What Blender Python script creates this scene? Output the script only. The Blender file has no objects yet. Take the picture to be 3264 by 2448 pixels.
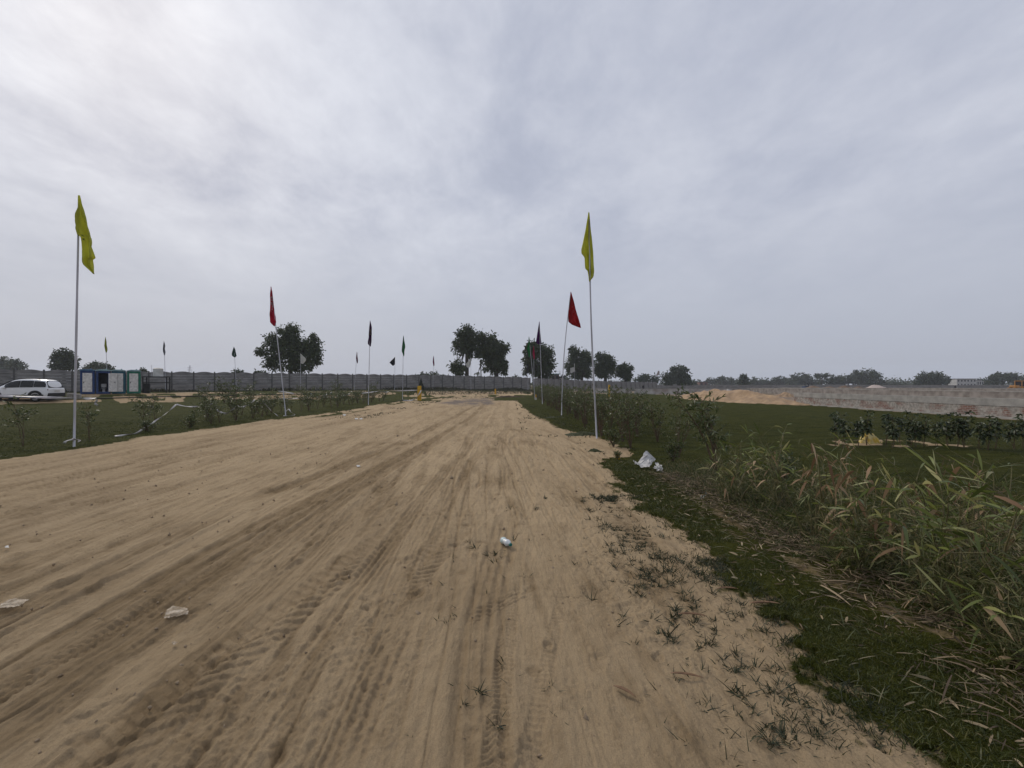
import bpy, bmesh, math, random
import numpy as np
from mathutils import Vector, Matrix

# ------------------------------------------------------------------ camera, sky, sun, exposure
scene = bpy.context.scene
COL = scene.collection
EYE = 1.6
FPX, CX, CY = 1470.0, 1632.0, 1224.0          # focal length and centre in photograph pixels (3264 wide)
cam_d = bpy.data.cameras.new("camera"); cam = bpy.data.objects.new("camera", cam_d); COL.objects.link(cam)
cam_d.sensor_width = 36; cam_d.lens = 36 * FPX / 3264; cam_d.clip_start = 0.05; cam_d.clip_end = 6000
cam.location = (0, 0, EYE); cam.rotation_euler = (math.radians(90), 0, 0)
scene.camera = cam

SUN_EL, SUN_AZ = math.radians(34), math.radians(-42)      # azimuth from +Y towards +X
sdir = Vector((math.sin(SUN_AZ) * math.cos(SUN_EL), math.cos(SUN_AZ) * math.cos(SUN_EL), math.sin(SUN_EL)))
sun_d = bpy.data.lights.new("sun", 'SUN'); sun = bpy.data.objects.new("sun", sun_d); COL.objects.link(sun)
sun_d.energy = 1.4; sun_d.angle = math.radians(12); sun_d.color = (1.0, 0.91, 0.78)
sun.rotation_euler = (-sdir).to_track_quat('-Z', 'Y').to_euler(); sun.location = (-20, 20, 40)

world = bpy.data.worlds.new("World"); scene.world = world; world.use_nodes = True
def build_world():
    nt = world.node_tree; nt.nodes.clear()
    N = nt.nodes.new; L = nt.links.new
    out = N('ShaderNodeOutputWorld'); bg = N('ShaderNodeBackground'); bg.inputs['Strength'].default_value = 0.1
    sky = N('ShaderNodeTexSky'); sky.sky_type = 'NISHITA'; sky.sun_disc = False
    sky.sun_elevation = SUN_EL; sky.sun_rotation = SUN_AZ; sky.air_density = 1.5; sky.dust_density = 3.0
    tc = N('ShaderNodeTexCoord'); sep = N('ShaderNodeSeparateXYZ'); L(tc.outputs['Generated'], sep.inputs[0])
    def M(op, a, b=None, c=None, clamp=False):
        n = N('ShaderNodeMath'); n.operation = op; n.use_clamp = clamp
        for i, v in enumerate((a, b, c)):
            if v is None: continue
            if isinstance(v, (int, float)): n.inputs[i].default_value = v
            else: L(v, n.inputs[i])
        return n.outputs[0]
    z = M('MAXIMUM', sep.outputs[2], 0.0)
    zz = M('ADD', z, 0.26)
    px = M('DIVIDE', sep.outputs[0], zz); py = M('DIVIDE', sep.outputs[1], zz)
    def noise(sx, sy, rot, scale, det, rough, dist, off=0):
        c = N('ShaderNodeCombineXYZ'); L(px, c.inputs[0]); L(py, c.inputs[1]); c.inputs[2].default_value = off
        mp = N('ShaderNodeMapping'); mp.inputs['Rotation'].default_value = (0, 0, rot); mp.inputs['Scale'].default_value = (sx, sy, 1)
        L(c.outputs[0], mp.inputs[0])
        n = N('ShaderNodeTexNoise'); n.inputs['Scale'].default_value = scale; n.inputs['Detail'].default_value = det
        n.inputs['Roughness'].default_value = rough; n.inputs['Distortion'].default_value = dist
        L(mp.outputs[0], n.inputs['Vector']); return n.outputs[0]
    n1 = noise(1.0, 0.8, 0.75, 2.2, 9, 0.60, 0.25, 3.1)
    n2 = noise(1.0, 0.75, 0.5, 8.0, 6, 0.65, 0.3, 7.7)
    n3 = noise(0.9, 0.4, 0.75, 0.9, 3, 0.5, 0.3, 5.3)
    dt = N('ShaderNodeVectorMath'); dt.operation = 'DOT_PRODUCT'; L(tc.outputs['Generated'], dt.inputs[0])
    g = Vector((-0.92, 0.52, 0.50)).normalized(); dt.inputs[1].default_value = g
    glow = M('POWER', M('MAXIMUM', dt.outputs['Value'], 0.0), 2.2)
    v = M('ADD', M('MULTIPLY', M('SUBTRACT', n1, 0.5), 2.0), M('MULTIPLY', M('SUBTRACT', n2, 0.5), 0.9))
    v = M('ADD', v, M('MULTIPLY', M('SUBTRACT', n3, 0.5), 0.7))
    v = M('MULTIPLY', v, M('MULTIPLY_ADD', glow, 0.42, 0.34))
    fade = M('SMOOTH_MIN', M('MULTIPLY', z, 3.2), 1.0, 0.3)
    v = M('MULTIPLY', v, fade)
    v = M('ADD', M('ADD', v, M('MULTIPLY', glow, 0.18)), 0.44, clamp=True)
    ramp = N('ShaderNodeValToRGB'); L(v, ramp.inputs[0])
    e = ramp.color_ramp.elements
    e[0].position = 0.0; e[0].color = (0.325, 0.352, 0.452, 1)
    e[1].position = 1.0; e[1].color = (0.755, 0.78, 0.85, 1)
    for p, c in ((0.33, (0.43, 0.46, 0.558, 1)), (0.55, (0.545, 0.57, 0.655, 1))):
        q = e.new(p); q.color = c
    hz = N('ShaderNodeMix'); hz.data_type = 'RGBA'; hz.inputs[6].default_value = (0.405, 0.435, 0.515, 1)
    L(M('MULTIPLY', z, 3.0, clamp=True), hz.inputs[0]); L(ramp.outputs[0], hz.inputs[7])
    sc = N('ShaderNodeVectorMath'); sc.operation = 'SCALE'; sc.inputs['Scale'].default_value = 10.0
    L(hz.outputs[2], sc.inputs[0])
    mix = N('ShaderNodeMix'); mix.data_type = 'RGBA'; mix.inputs[0].default_value = 0.96
    L(sky.outputs[0], mix.inputs[6]); L(sc.outputs[0], mix.inputs[7])
    L(mix.outputs[2], bg.inputs[0]); L(bg.outputs[0], out.inputs[0])
build_world()
vs = scene.view_settings
vs.view_transform = 'Standard'; vs.look = 'None'; vs.exposure = 0.12; vs.gamma = 1.0; vs.use_curve_mapping = False
scene.cycles.use_denoising = True
scene.cycles.max_bounces = 6; scene.cycles.diffuse_bounces = 3; scene.cycles.volume_bounces = 1
scene.cycles.transparent_max_bounces = 8

# ------------------------------------------------------------------ helpers
rs = np.random.RandomState
def P(px, py, Y): return Vector(((px - CX) / FPX * Y, Y, EYE - (py - CY) / FPX * Y))
def tag(o, label=None, cat=None, group=None, kind=None):
    if label: o["label"] = label
    if cat: o["category"] = cat
    if group: o["group"] = group
    if kind: o["kind"] = kind
    return o
def empty(name, loc, label=None, cat=None, group=None, rz=0.0):
    o = bpy.data.objects.new(name, None); COL.objects.link(o); o.location = loc; o.rotation_euler = (0, 0, rz)
    o.empty_display_size = 0.2
    return tag(o, label, cat, group)
def np_mesh(name, V, F, mat, parent=None, smooth=False, loc=None):
    """V (N,3); F list of integer arrays of equal-width polygons"""
    V = np.asarray(V, dtype=np.float32)
    me = bpy.data.meshes.new(name)
    F = [np.asarray(f, dtype=np.int32) for f in F if len(f)]
    me.vertices.add(len(V)); me.vertices.foreach_set("co", V.ravel())
    nl = sum(f.size for f in F); npoly = sum(len(f) for f in F)
    me.loops.add(nl); me.loops.foreach_set("vertex_index", np.concatenate([f.ravel() for f in F]))
    me.polygons.add(npoly)
    tot = np.concatenate([np.full(len(f), f.shape[1], np.int32) for f in F])
    start = np.concatenate(([0], np.cumsum(tot)[:-1])).astype(np.int32)
    me.polygons.foreach_set("loop_start", start); me.polygons.foreach_set("loop_total", tot)
    if smooth: me.polygons.foreach_set("use_smooth", np.ones(npoly, bool))
    me.update(calc_edges=True); me.validate()
    if mat: me.materials.append(mat)
    o = bpy.data.objects.new(name, me); COL.objects.link(o)
    if parent: o.parent = parent
    if loc is not None: o.location = loc
    return o
class MB:
    """collects shapes for ONE mesh object"""
    def __init__(s): s.V = []; s.F = []
    def add(s, V, F):
        b = len(s.V); s.V += [tuple(v) for v in V]; s.F += [tuple(i + b for i in f) for f in F]; return s
    def box(s, c, d, rz=0.0, taper=1.0):
        x, y, z = d[0] / 2, d[1] / 2, d[2] / 2; V = []
        for sz, t in ((-z, 1), (z, taper)):
            for sx, sy in ((-x, -y), (x, -y), (x, y), (-x, y)):
                a, b = sx * t, sy * t
                V.append((c[0] + a * math.cos(rz) - b * math.sin(rz), c[1] + a * math.sin(rz) + b * math.cos(rz), c[2] + sz))
        return s.add(V, [(3, 2, 1, 0), (4, 5, 6, 7), (0, 1, 5, 4), (1, 2, 6, 5), (2, 3, 7, 6), (3, 0, 4, 7)])
    def tube(s, pts, radii, n=6, cap=True):
        pts = [Vector(p) for p in pts]
        if isinstance(radii, (int, float)): radii = [radii] * len(pts)
        V = []; F = []; up = Vector((0.3, 0.2, 1)).normalized()
        for i, p in enumerate(pts):
            t = (pts[min(i + 1, len(pts) - 1)] - pts[max(i - 1, 0)]).normalized()
            a = t.cross(up)
            if a.length < 0.05: a = t.cross(Vector((1, 0, 0)))
            a.normalize(); b = t.cross(a)
            for k in range(n):
                an = 2 * math.pi * k / n
                V.append(p + (a * math.cos(an) + b * math.sin(an)) * radii[i])
        for i in range(len(pts) - 1):
            for k in range(n):
                F.append((i * n + k, i * n + (k + 1) % n, (i + 1) * n + (k + 1) % n, (i + 1) * n + k))
        if cap: F += [tuple(range(n)), tuple(range((len(pts) - 1) * n, len(pts) * n))[::-1]]
        return s.add(V, F)
    def prism(s, pts, y0, y1):
        """polygon in the xz plane extruded along y"""
        n = len(pts); V = [(p[0], y0, p[1]) for p in pts] + [(p[0], y1, p[1]) for p in pts]
        return s.add(V, [tuple(range(n)), tuple(range(2 * n - 1, n - 1, -1))] + [(i, i + n, (i + 1) % n + n, (i + 1) % n) for i in range(n)])
    def grid(s, P2):
        R = len(P2); C = len(P2[0]); V = [v for r in P2 for v in r]
        return s.add(V, [(i * C + j, i * C + j + 1, (i + 1) * C + j + 1, (i + 1) * C + j) for i in range(R - 1) for j in range(C - 1)])
    def build(s, name, mat, parent=None, smooth=False, bevel=0.0, loc=None, solid=0.0):
        me = bpy.data.meshes.new(name); me.from_pydata(s.V, [], s.F); me.update()
        if smooth: me.polygons.foreach_set("use_smooth", [True] * len(me.polygons))
        if mat: me.materials.append(mat)
        o = bpy.data.objects.new(name, me); COL.objects.link(o)
        if parent: o.parent = parent
        if loc is not None: o.location = loc
        if bevel:
            m = o.modifiers.new("bevel", 'BEVEL'); m.width = bevel; m.segments = 2; m.limit_method = 'ANGLE'
        if solid:
            m = o.modifiers.new("solid", 'SOLIDIFY'); m.thickness = solid
        return o
def copy_tree(o, parent=None):
    c = o.copy(); COL.objects.link(c)
    if parent: c.parent = parent
    for ch in list(o.children): copy_tree(ch, c)
    return c

# ---- materials
def mat_new(name):
    m = bpy.data.materials.new(name); m.use_nodes = True; nt = m.node_tree
    b = nt.nodes['Principled BSDF']; return m, nt, b
def pm(name, c1, c2=None, scale=5.0, rough=0.8, metal=0.0, bump=0.0, bscale=40.0, spec=0.3, detail=4, stretch=(1, 1, 1), coat=0.0, lo=0.35, hi=0.65):
    m, nt, b = mat_new(name); L = nt.links.new
    b.inputs['Roughness'].default_value = rough; b.inputs['Metallic'].default_value = metal
    b.inputs['Specular IOR Level'].default_value = spec; b.inputs['Coat Weight'].default_value = coat
    tc = nt.nodes.new('ShaderNodeTexCoord'); mp = nt.nodes.new('ShaderNodeMapping'); mp.inputs['Scale'].default_value = stretch
    L(tc.outputs['Object'], mp.inputs[0])
    if c2 is None: c2 = tuple(v * 0.82 for v in c1)
    n = nt.nodes.new('ShaderNodeTexNoise'); n.inputs['Scale'].default_value = scale; n.inputs['Detail'].default_value = detail
    L(mp.outputs[0], n.inputs['Vector'])
    r = nt.nodes.new('ShaderNodeValToRGB'); L(n.outputs[0], r.inputs[0])
    r.color_ramp.elements[0].position = lo; r.color_ramp.elements[0].color = (*c2, 1)
    r.color_ramp.elements[1].position = hi; r.color_ramp.elements[1].color = (*c1, 1)
    L(r.outputs[0], b.inputs['Base Color'])
    if bump:
        n2 = nt.nodes.new('ShaderNodeTexNoise'); n2.inputs['Scale'].default_value = bscale; n2.inputs['Detail'].default_value = 5
        L(mp.outputs[0], n2.inputs['Vector'])
        bp = nt.nodes.new('ShaderNodeBump'); bp.inputs['Strength'].default_value = 0.6; bp.inputs['Distance'].default_value = bump
        L(n2.outputs[0], bp.inputs['Height']); L(bp.outputs[0], b.inputs['Normal'])
    return m
def leafm(name, cols, rough=0.55, trans=0.25, spec=0.35):
    """leaf material: colour chosen per leaf (random per island)"""
    m, nt, b = mat_new(name); L = nt.links.new
    b.inputs['Roughness'].default_value = rough; b.inputs['Specular IOR Level'].default_value = spec
    g = nt.nodes.new('ShaderNodeNewGeometry'); r = nt.nodes.new('ShaderNodeValToRGB'); L(g.outputs['Random Per Island'], r.inputs[0])
    e = r.color_ramp.elements
    e[0].position = 0; e[0].color = (*cols[0], 1); e[1].position = 1; e[1].color = (*cols[-1], 1)
    for i in range(1, len(cols) - 1):
        q = e.new(i / (len(cols) - 1)); q.color = (*cols[i], 1)
    L(r.outputs[0], b.inputs['Base Color'])
    if trans:
        t = nt.nodes.new('ShaderNodeBsdfTranslucent'); L(r.outputs[0], t.inputs['Color'])
        mx = nt.nodes.new('ShaderNodeMixShader'); mx.inputs[0].default_value = trans
        L(b.outputs[0], mx.inputs[1]); L(t.outputs[0], mx.inputs[2])
        L(mx.outputs[0], nt.nodes['Material Output'].inputs['Surface'])
    return m

# ---- numpy noise
def _hash(ix, iy, seed):
    h = (ix.astype(np.int64) * 374761393 + iy.astype(np.int64) * 668265263 + seed * 1442695041) & 0xffffffff
    h = ((h ^ (h >> 13)) * 1274126177) & 0xffffffff
    h = (h ^ (h >> 16)) & 0xffffffff
    return (h & 0xffff) / 65535.0
def vn(x, y, seed=0):
    x = np.asarray(x, float); y = np.asarray(y, float)
    ix = np.floor(x); iy = np.floor(y); fx = x - ix; fy = y - iy
    fx = fx * fx * (3 - 2 * fx); fy = fy * fy * (3 - 2 * fy)
    a = _hash(ix, iy, seed); b = _hash(ix + 1, iy, seed); c = _hash(ix, iy + 1, seed); d = _hash(ix + 1, iy + 1, seed)
    return (a * (1 - fx) + b * fx) * (1 - fy) + (c * (1 - fx) + d * fx) * fy
def fbm(x, y, octv=4, seed=0, gain=0.5):
    s = 0; a = 1; t = 0
    for o in range(octv):
        s = s + a * vn(x * 2 ** o + 13.7 * o, y * 2 ** o - 7.3 * o, seed + o); t += a; a *= gain
    return s / t
def sst(a, b, x):
    t = np.clip((x - a) / (b - a), 0, 1); return t * t * (3 - 2 * t)

# ------------------------------------------------------------------ terrain
WA, WB = 91.87, 0.786                        # boundary wall: Y = WA + WB * X
def wall_dist(x, y): return (WA + WB * x - y) / 1.272
def gz_np(x, y):
    d = wall_dist(x, y)
    b = 0.64 * sst(23, 12, d) * (1 - sst(-14, 26, x)) * sst(-40, -6, d)
    right = -0.35 * sst(60, 130, y) * sst(5, 40, x)
    return b + right
def gz(x, y): return float(gz_np(np.array([x], float), np.array([y], float))[0])
def G(x, y, dz=0.0): return Vector((x, y, gz(x, y) + dz))
def gp(px, py):
    Y = EYE * FPX / max(py - CY, 1.0); return ((px - CX) / FPX * Y, Y)
def right_edge(x, y):
    e = np.interp(y, [-5, 0, 1.5, 2, 2.5, 3.2, 4.3, 6.1, 8.8, 9.8, 10.6, 13, 15, 17, 24, 34, 46, 60],
                  [1.8, 1.8, 1.84, 1.76, 1.70, 1.88, 1.84, 1.72, 1.80, 2.05, 2.95, 2.85, 2.35, 1.95, 1.15, .85, .4, .3])
    return e + (fbm(x * 1.3, y * 1.3, 3, 21) - 0.5) * 0.5 + (fbm(x * 5, y * 5, 4, 25, .65) - .5) * .75 * np.where(y < 12, 1, .6)
def left_edge(x, y):
    e = np.interp(y, [-5, 10, 14, 20, 24, 34, 46, 60], [-11.3, -11.15, -11.25, -10.7, -10.2, -10.4, -10.4, -11])
    return e + (fbm(x * .8, y * .8, 3, 22) - 0.5) * 0.7
def classify(x, y):
    """0 road, 1 lawn, 2 other ground"""
    x = np.asarray(x, float); y = np.asarray(y, float)
    d = wall_dist(x, y) + (fbm(x * .3, y * .3, 3, 31) - .5) * 2.2
    c = np.full(x.shape, 2)
    c[(x < left_edge(x, y)) & (d > 21.3) & (x > -90)] = 1
    c[(x > right_edge(x, y)) & (x < 22.2) & (y < 74)] = 1
    road = (x >= left_edge(x, y)) & (x <= right_edge(x, y)) & (d > 17)
    c[road] = 0
    c[(d > 15.0) & (d <= 21.3) & (x < 6)] = 0
    c[(x < -30) & (d > 10.5) & (d <= 21.3)] = 0
    return c

# polar rings whose spacing follows the distance from where the road is looked at
def ring_radii():
    r = [0.02, 0.25, 0.5, 0.75, 1.0, 1.2, 1.4]
    while r[-1] < 1600:
        q = r[-1]; st = max(0.0085, q * q / 738 * 0.62)
        if q > 60: st = max(st, q * 0.05)
        st = min(st, q * 0.12); r.append(q + st)
    return np.array(r)
R_ = ring_radii()
A_ = np.radians(np.concatenate([np.arange(-180, -62, 4.0), np.arange(-62, -52, .25), np.arange(-52, 52.01, .105), np.arange(52.25, 62, .25), np.arange(62, 180, 4.0)]))
def tracks(x, y, res):
    """relief of the sandy road: ruts, tread prints, foot prints. Returns height and dampness"""
    h = np.zeros_like(x); m = np.zeros_like(x)
    def tread(xc, w, depth, kind, per, amp, seed, y0=0.0, y1=60.0, fade=0.35, damp_dark=0.0, wob=0.08):
        """xc: list of (y, x) centre line"""
        sel = np.where((y > y0) & (y < y1))[0]
        if not len(sel): return
        X = x[sel]; Y = y[sel]
        c = np.interp(Y, [p[0] for p in xc], [p[1] for p in xc]) + (vn(Y * .35, Y * 0 + seed, seed) - .5) * wob * 2
        u = X - c; k = np.abs(u) < w * 1.3
        sel = sel[k]; u = u[k]; Y = Y[k]; X = X[k]; r = res[sel]
        if not len(sel): return
        patch = sst(fade - .12, fade + .18, fbm(X * 1.1 + seed, Y * .5, 2, seed + 5))
        au = np.abs(u) / (w / 2)
        ins = 1 - sst(0.86, 1.12, au)
        rim = np.exp(-((au - 1.25) / 0.2) ** 2)
        hh = -depth * ins + depth * .55 * rim * (0.4 + fbm(X * 14, Y * 9, 2, seed + 9))
        fr = np.clip(1.6 - r * 2.6 / per, 0, 1)
        if kind == 'rib': t = np.cos(2 * np.pi * u / per) * (0.6 + .6 * vn(X * 3, Y * 22, seed)) ; fr = 1
        elif kind == 'chev': t = np.sin(2 * np.pi * (Y + np.abs(u) * .8) / per); t = np.sign(t) * np.abs(t) ** .7 * (au > .08)
        elif kind == 'lug':
            ph = np.where(u > 0, 0.5, 0.0); t = np.sin(2 * np.pi * (Y / per + ph - np.abs(u) / per * .55)); t = np.clip(t * 2.2, -1, .7)
        elif kind == 'bar': t = np.clip(np.sin(2 * np.pi * (Y + u * .25) / per) * 1.6, -1, 1)
        else: t = 0
        hh = hh + amp * t * ins * fr
        h[sel] += hh * patch * (.55 + .6 * vn(X * 7, Y * 5, seed + 31))
        m[sel] += damp_dark * ins * patch * (0.5 + .8 * fbm(X * 5, Y * 2, 3, seed + 3))
    # the tracks one can follow in the photograph (centre lines on the ground, metres)
    tread([(1.9, -.08), (2.8, -.045), (4.55, .064), (7.97, .35), (12.3, .73), (20, 1.0)], .11, .005, 'chev', .042, .0055, 101, 1, 14, .10, .0, .02)
    tread([(1.9, .05), (2.9, .25), (3.2, .32), (5.9, .86), (8, 1.15), (12, 1.6)], .09, .004, 'bar', .045, .003, 102, 1, 12, .50, .05, .02)
    tread([(2.2, -1.05), (3.39, -.94), (5.3, -.56), (8.4, -.13), (12.3, .17), (20, .1)], .34, .007, 'lug', .11, .010, 103, 1, 22, .42, .18, .05)
    tread([(2.2, -1.75), (3.39, -1.55), (5.3, -1.2), (8.4, -.8), (14, -.6), (24, -.8)], .36, .007, 'lug', .12, .010, 104, 1, 26, .44, .2, .05)
    tread([(6, .9), (8, .62), (12, .55), (20, .6)], .42, .007, 'bar', .12, .012, 105, 6, 17, .2, .12, .04)
    tread([(4, 1.25), (8, 1.35), (10, 1.3), (13, .9), (17, .5)], .36, .014, 'bar', .12, .014, 106, 4.5, 16, .25, .1, .04)
    for xo, dm in ((-2.82, .9), (-2.52, .35)):
        tread([(1.6, xo - .1), (2.45, xo), (4, xo - .03), (5.5, xo + .02), (8.4, xo + .22), (13.9, xo + .6), (21, xo + .85), (40, xo + .6)], .27, .018, 'rib', .055, .008, 110 + int(dm * 10), 1, 45, .14, dm, .04)
    tread([(2, -3.5), (6.5, -3.55), (9, -3.3), (14, -2.9), (30, -2.8)], .3, .03, 'rib', .08, .01, 121, 1.5, 34, .34, .6, .06)
    R = rs(7)
    for i in range(60):
        x0 = R.uniform(-10.3, -.2); dx = -.012 * R.uniform(-.6, 2.2) * (1 if x0 > -6 else -.2)
        bend = R.uniform(-.5, .5); k = ['rib', 'rib', 'rib', 'rib', 'rib', 'chev'][R.randint(6)]
        yy = np.linspace(1, 60, 14); xx = x0 + dx * yy * .8 + bend * np.sin(yy / 17 + R.uniform(0, 6))
        tread(list(zip(yy, xx)), R.uniform(.10, .30), R.uniform(.003, .014), k, R.uniform(.04, .075), R.uniform(.003, .008), 200 + i * 7, 1, 60, R.uniform(.38, .56), R.uniform(0, .35), .15)
    # tracks that swing across the others
    def arc(cx, cy, rad, a0, a1, w, per, amp, seed, depth=.01):
        k = np.where((np.abs(x - cx) < rad + 1) & (np.abs(y - cy) < rad + 1))[0]
        if not len(k): return
        dx = x[k] - cx; dy = y[k] - cy; rr = np.hypot(dx, dy); aa = np.degrees(np.arctan2(dy, dx)) % 360
        u = rr - rad; ok = (np.abs(u) < w * 1.2) & (aa > a0) & (aa < a1); k = k[ok]; u = u[ok]; aa = aa[ok]
        au = np.abs(u) / (w / 2); ins = 1 - sst(.9, 1.1, au); ends = sst(a0, a0 + 3, aa) * (1 - sst(a1 - 3, a1, aa))
        h[k] += (-depth * ins + depth * .5 * np.exp(-((au - 1.2) / .2) ** 2) + amp * ins * np.cos(2 * np.pi * u / per)) * ends
    arc(6.6, 13.0, 6.6, 150, 200, .14, .05, .006, 4, .02)
    arc(-4.2, 13.5, 5.0, -20 % 360, 359, .14, .05, .006, 5, .02)
    # straight ribbed prints crossing the chevron track
    for (ax, ay, bx, by, wv) in ((-.30, 3.15, .12, 3.55, .13), (-6.5, 5.5, -3.5, 9.0, .2), (-8, 9, -4, 14, .22)):
        L_ = math.hypot(bx - ax, by - ay); tx, ty = (bx - ax) / L_, (by - ay) / L_
        dx = x - ax; dy = y - ay; s = dx * tx + dy * ty; u = -dx * ty + dy * tx
        ok = (s > 0) & (s < L_) & (np.abs(u) < wv); k = np.where(ok)[0]; s = s[k]; u = u[k]
        ins = (1 - sst(.8, 1., np.abs(u) / (wv / 2) * .9)) * sst(0, .08, s) * (1 - sst(L_ - .08, L_, s))
        h[k] += ins * (-.003 + .005 * np.cos(2 * np.pi * u / .042))
    # foot prints, hoof prints and lumps
    n = 900
    fx = R.uniform(-8, 2.4, n); fy = 1.3 + 15 * R.uniform(0, 1, n) ** 1.6; fa = R.uniform(-.5, .5, n) + np.where(R.rand(n) < .3, R.uniform(0, 3, n), 0)
    order = np.argsort(y); ys = y[order]
    for i in range(n):
        a = R.uniform(.03, .055) * (2.1 if R.rand() < .25 else 1); b = a * R.uniform(1.2, 2.6); ext = b * 2.2
        i0, i1 = np.searchsorted(ys, [fy[i] - ext, fy[i] + ext]); k = order[i0:i1]; k = k[np.abs(x[k] - fx[i]) < ext]
        if not len(k): continue
        dx = x[k] - fx[i]; dy = y[k] - fy[i]; ca, sa = math.cos(fa[i]), math.sin(fa[i])
        u = (dx * ca + dy * sa) / a; v = (-dx * sa + dy * ca) / b; q = np.sqrt(u * u + v * v) + (vn(dx * 50, dy * 50, i) - .5) * .5
        dep = R.uniform(.004, .013); sg = -1 if R.rand() < .75 else .7
        h[k] += sg * dep * (1 - sst(.55, 1.05, q)) + dep * .4 * np.exp(-((q - 1.25) / .25) ** 2)
        if sg < 0 and R.rand() < .3: m[k] += .35 * (1 - sst(.6, 1.1, q))
    return h, m
def build_ground():
    rr, aa = np.meshgrid(R_, A_, indexing='ij'); nr, na = rr.shape
    x = (rr * np.sin(aa)).ravel(); y = (rr * np.cos(aa)).ravel()
    res = np.repeat(np.gradient(R_), na)
    cls = classify(x, y); z = gz_np(x, y)
    near = sst(90, 40, rr.ravel())
    rel = (fbm(x * .35, y * .18, 3, 1) - .5) * .10 * near
    h, m = tracks(x, y, res)
    onroad = (cls == 0).astype(float)
    rough0 = sst(.45, .65, fbm(x * .5, y * .2, 3, 19))
    # streaks drawn out along the road, fine lumps
    st = (fbm(x * 3.0 + .2 * y, y * .45, 5, 11, .6) - .5) * .055 + (fbm(x * 9, y * 3.5, 3, 12, .6) - .5) * .030 + (np.abs(fbm(x * 4 + .3 * y, y * .3, 4, 18, .6) - .5) ** .7) * -.03 * (.3 + rough0)
    rough_patch = sst(.45, .7, fbm(x * .9, y * .5, 3, 17))
    xs = x + .035 * y + .25 * np.sin(y / 7.0)
    lines = np.zeros_like(x)
    for q_, (fx_, fy_, wd) in enumerate(((2.6, .09, .018), (4.2, .13, .022), (6.5, .16, .026), (9.5, .22, .03))):
        nn = fbm(xs * fx_ + 5 * q_, y * fy_, 3, 141 + q_, .45)
        lines = lines + np.exp(-((nn - .5) / wd) ** 2) * sst(.35, .62, fbm(x * 1.3 + q_, y * .35, 3, 151 + q_))
    lines = np.clip(lines, 0, 1.4) * (1 - .8 * sst(-1.2, .3, x) * sst(7, 4, y)) * np.clip(1.5 - res * 5, .25, 1)
    st = st * .8 - lines * .012
    lump = (fbm(x * 22, y * 14, 3, 13, .65) - .5) * .024 * (.35 + rough_patch)
    k13 = np.clip(1.4 - res * 9, 0, 1)
    lump = lump + (fbm(x * 48, y * 40, 2, 23, .6) - .5) * .010 * np.clip(1.4 - res * 30, 0, 1) * (.3 + 1.2 * rough_patch)
    lawn_h = (fbm(x * 2.2, y * 2.2, 4, 14) - .5) * .09 + .015
    z = z + rel + onroad * (st + lump * k13 + h) + (cls == 1) * lawn_h + (cls == 2) * (fbm(x * .7, y * .7, 4, 15) - .5) * .12 * near
    # attributes: veg, damp, soil
    d = wall_dist(x, y)
    veg = np.zeros_like(x); soil = np.zeros_like(x); damp_dark = np.clip(m, 0, 1) * onroad
    veg[cls == 1] = 1.0
    # bare strips and the sand bed inside the right lawn
    bare = np.exp(-((x - 2.6 - .1 * np.sin(y)) / .2) ** 2) * sst(10.5, 9, y) * sst(.42, .62, fbm(x * 2, y * 1.1, 3, 41) + .05)
    bare = np.maximum(bare, np.exp(-((x - 3.5) / .3) ** 2) * sst(7.5, 5, y) * sst(.45, .65, fbm(x * 2, y * 2, 3, 44))) * .75
    bx = (x - 10.1) / 1.75; by = (y - (12.2 - .12 * (x - 10.1))) / .95
    bed = 1 - sst(.8, 1.05, np.hypot(bx, by) + (fbm(x * 1.5, y * 1.5, 3, 42) - .5) * .5)
    bed2 = (1 - sst(.7, 1.1, np.hypot((x - 6.2) / 1.3, (y - 7.0) / .5))) * 0
    veg = np.where(cls == 1, veg * (1 - np.clip(bare * .7, 0, 1)) * (1 - bed * (.30 + .60 * sst(.42, .58, fbm(x * 1.9, y * 2.6, 4, 58)))), veg)
    edgev = onroad * (sst(.75, 2.0, x) * sst(.50, .66, fbm(x * 2.6, y * 2.0, 4, 59))) * (y < 7.5) * .5
    # thin grass on the road's own margins and beyond
    lz = sst(-7.2, -10.4, x) * sst(17, 24, y) * onroad * sst(.44, .6, fbm(x * .9, y * .35, 4, 43))
    rz_ = sst(1.0, 2.2, x) * sst(13, 17, y) * onroad * sst(.5, .62, fbm(x * 1.5, y * .5, 4, 45)) * (x < 4)
    far = onroad * (x > -12) * sst(38, 46, y) * sst(.47, .6, fbm(x * .35, y * .12, 4, 46)) * .8
    veg = np.maximum(veg, np.maximum(lz, np.maximum(rz_, far)) * .85)
    sx_ = x - right_edge(x, y); soft = sst(-.42, .10, sx_) * (y < 60) * (x < 6); veg = np.where(cls == 0, np.maximum(veg, soft * .60), veg); veg = np.where((cls == 1) & (x > 0) & (x < 4), np.minimum(veg, .60 + .4 * sst(-.02, .22, sx_)), veg)
    sl_ = left_edge(x, y) - x; softl = sst(-.7, .1, sl_) * (y < 45) * (x > -16); veg = np.where(cls == 0, np.maximum(veg, softl * .58), veg)
    veg = np.maximum(veg, edgev)
    g2 = (cls == 2)
    band = g2 & (d <= 18) & (d > -3) & (x < 30)
    veg[band] = (.45 + .9 * (fbm(x * .25, y * .25, 4, 47) - .35))[band]
    soil[g2] = .75
    veg[g2 & (d <= -3)] = .35
    rr_ = g2 & (x >= 22.2); soil[rr_] = .95; veg[rr_] = (sst(.5, .65, fbm(x * .06, y * .03, 4, 48)) * .55 * sst(60, 110, y))[rr_]
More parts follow.
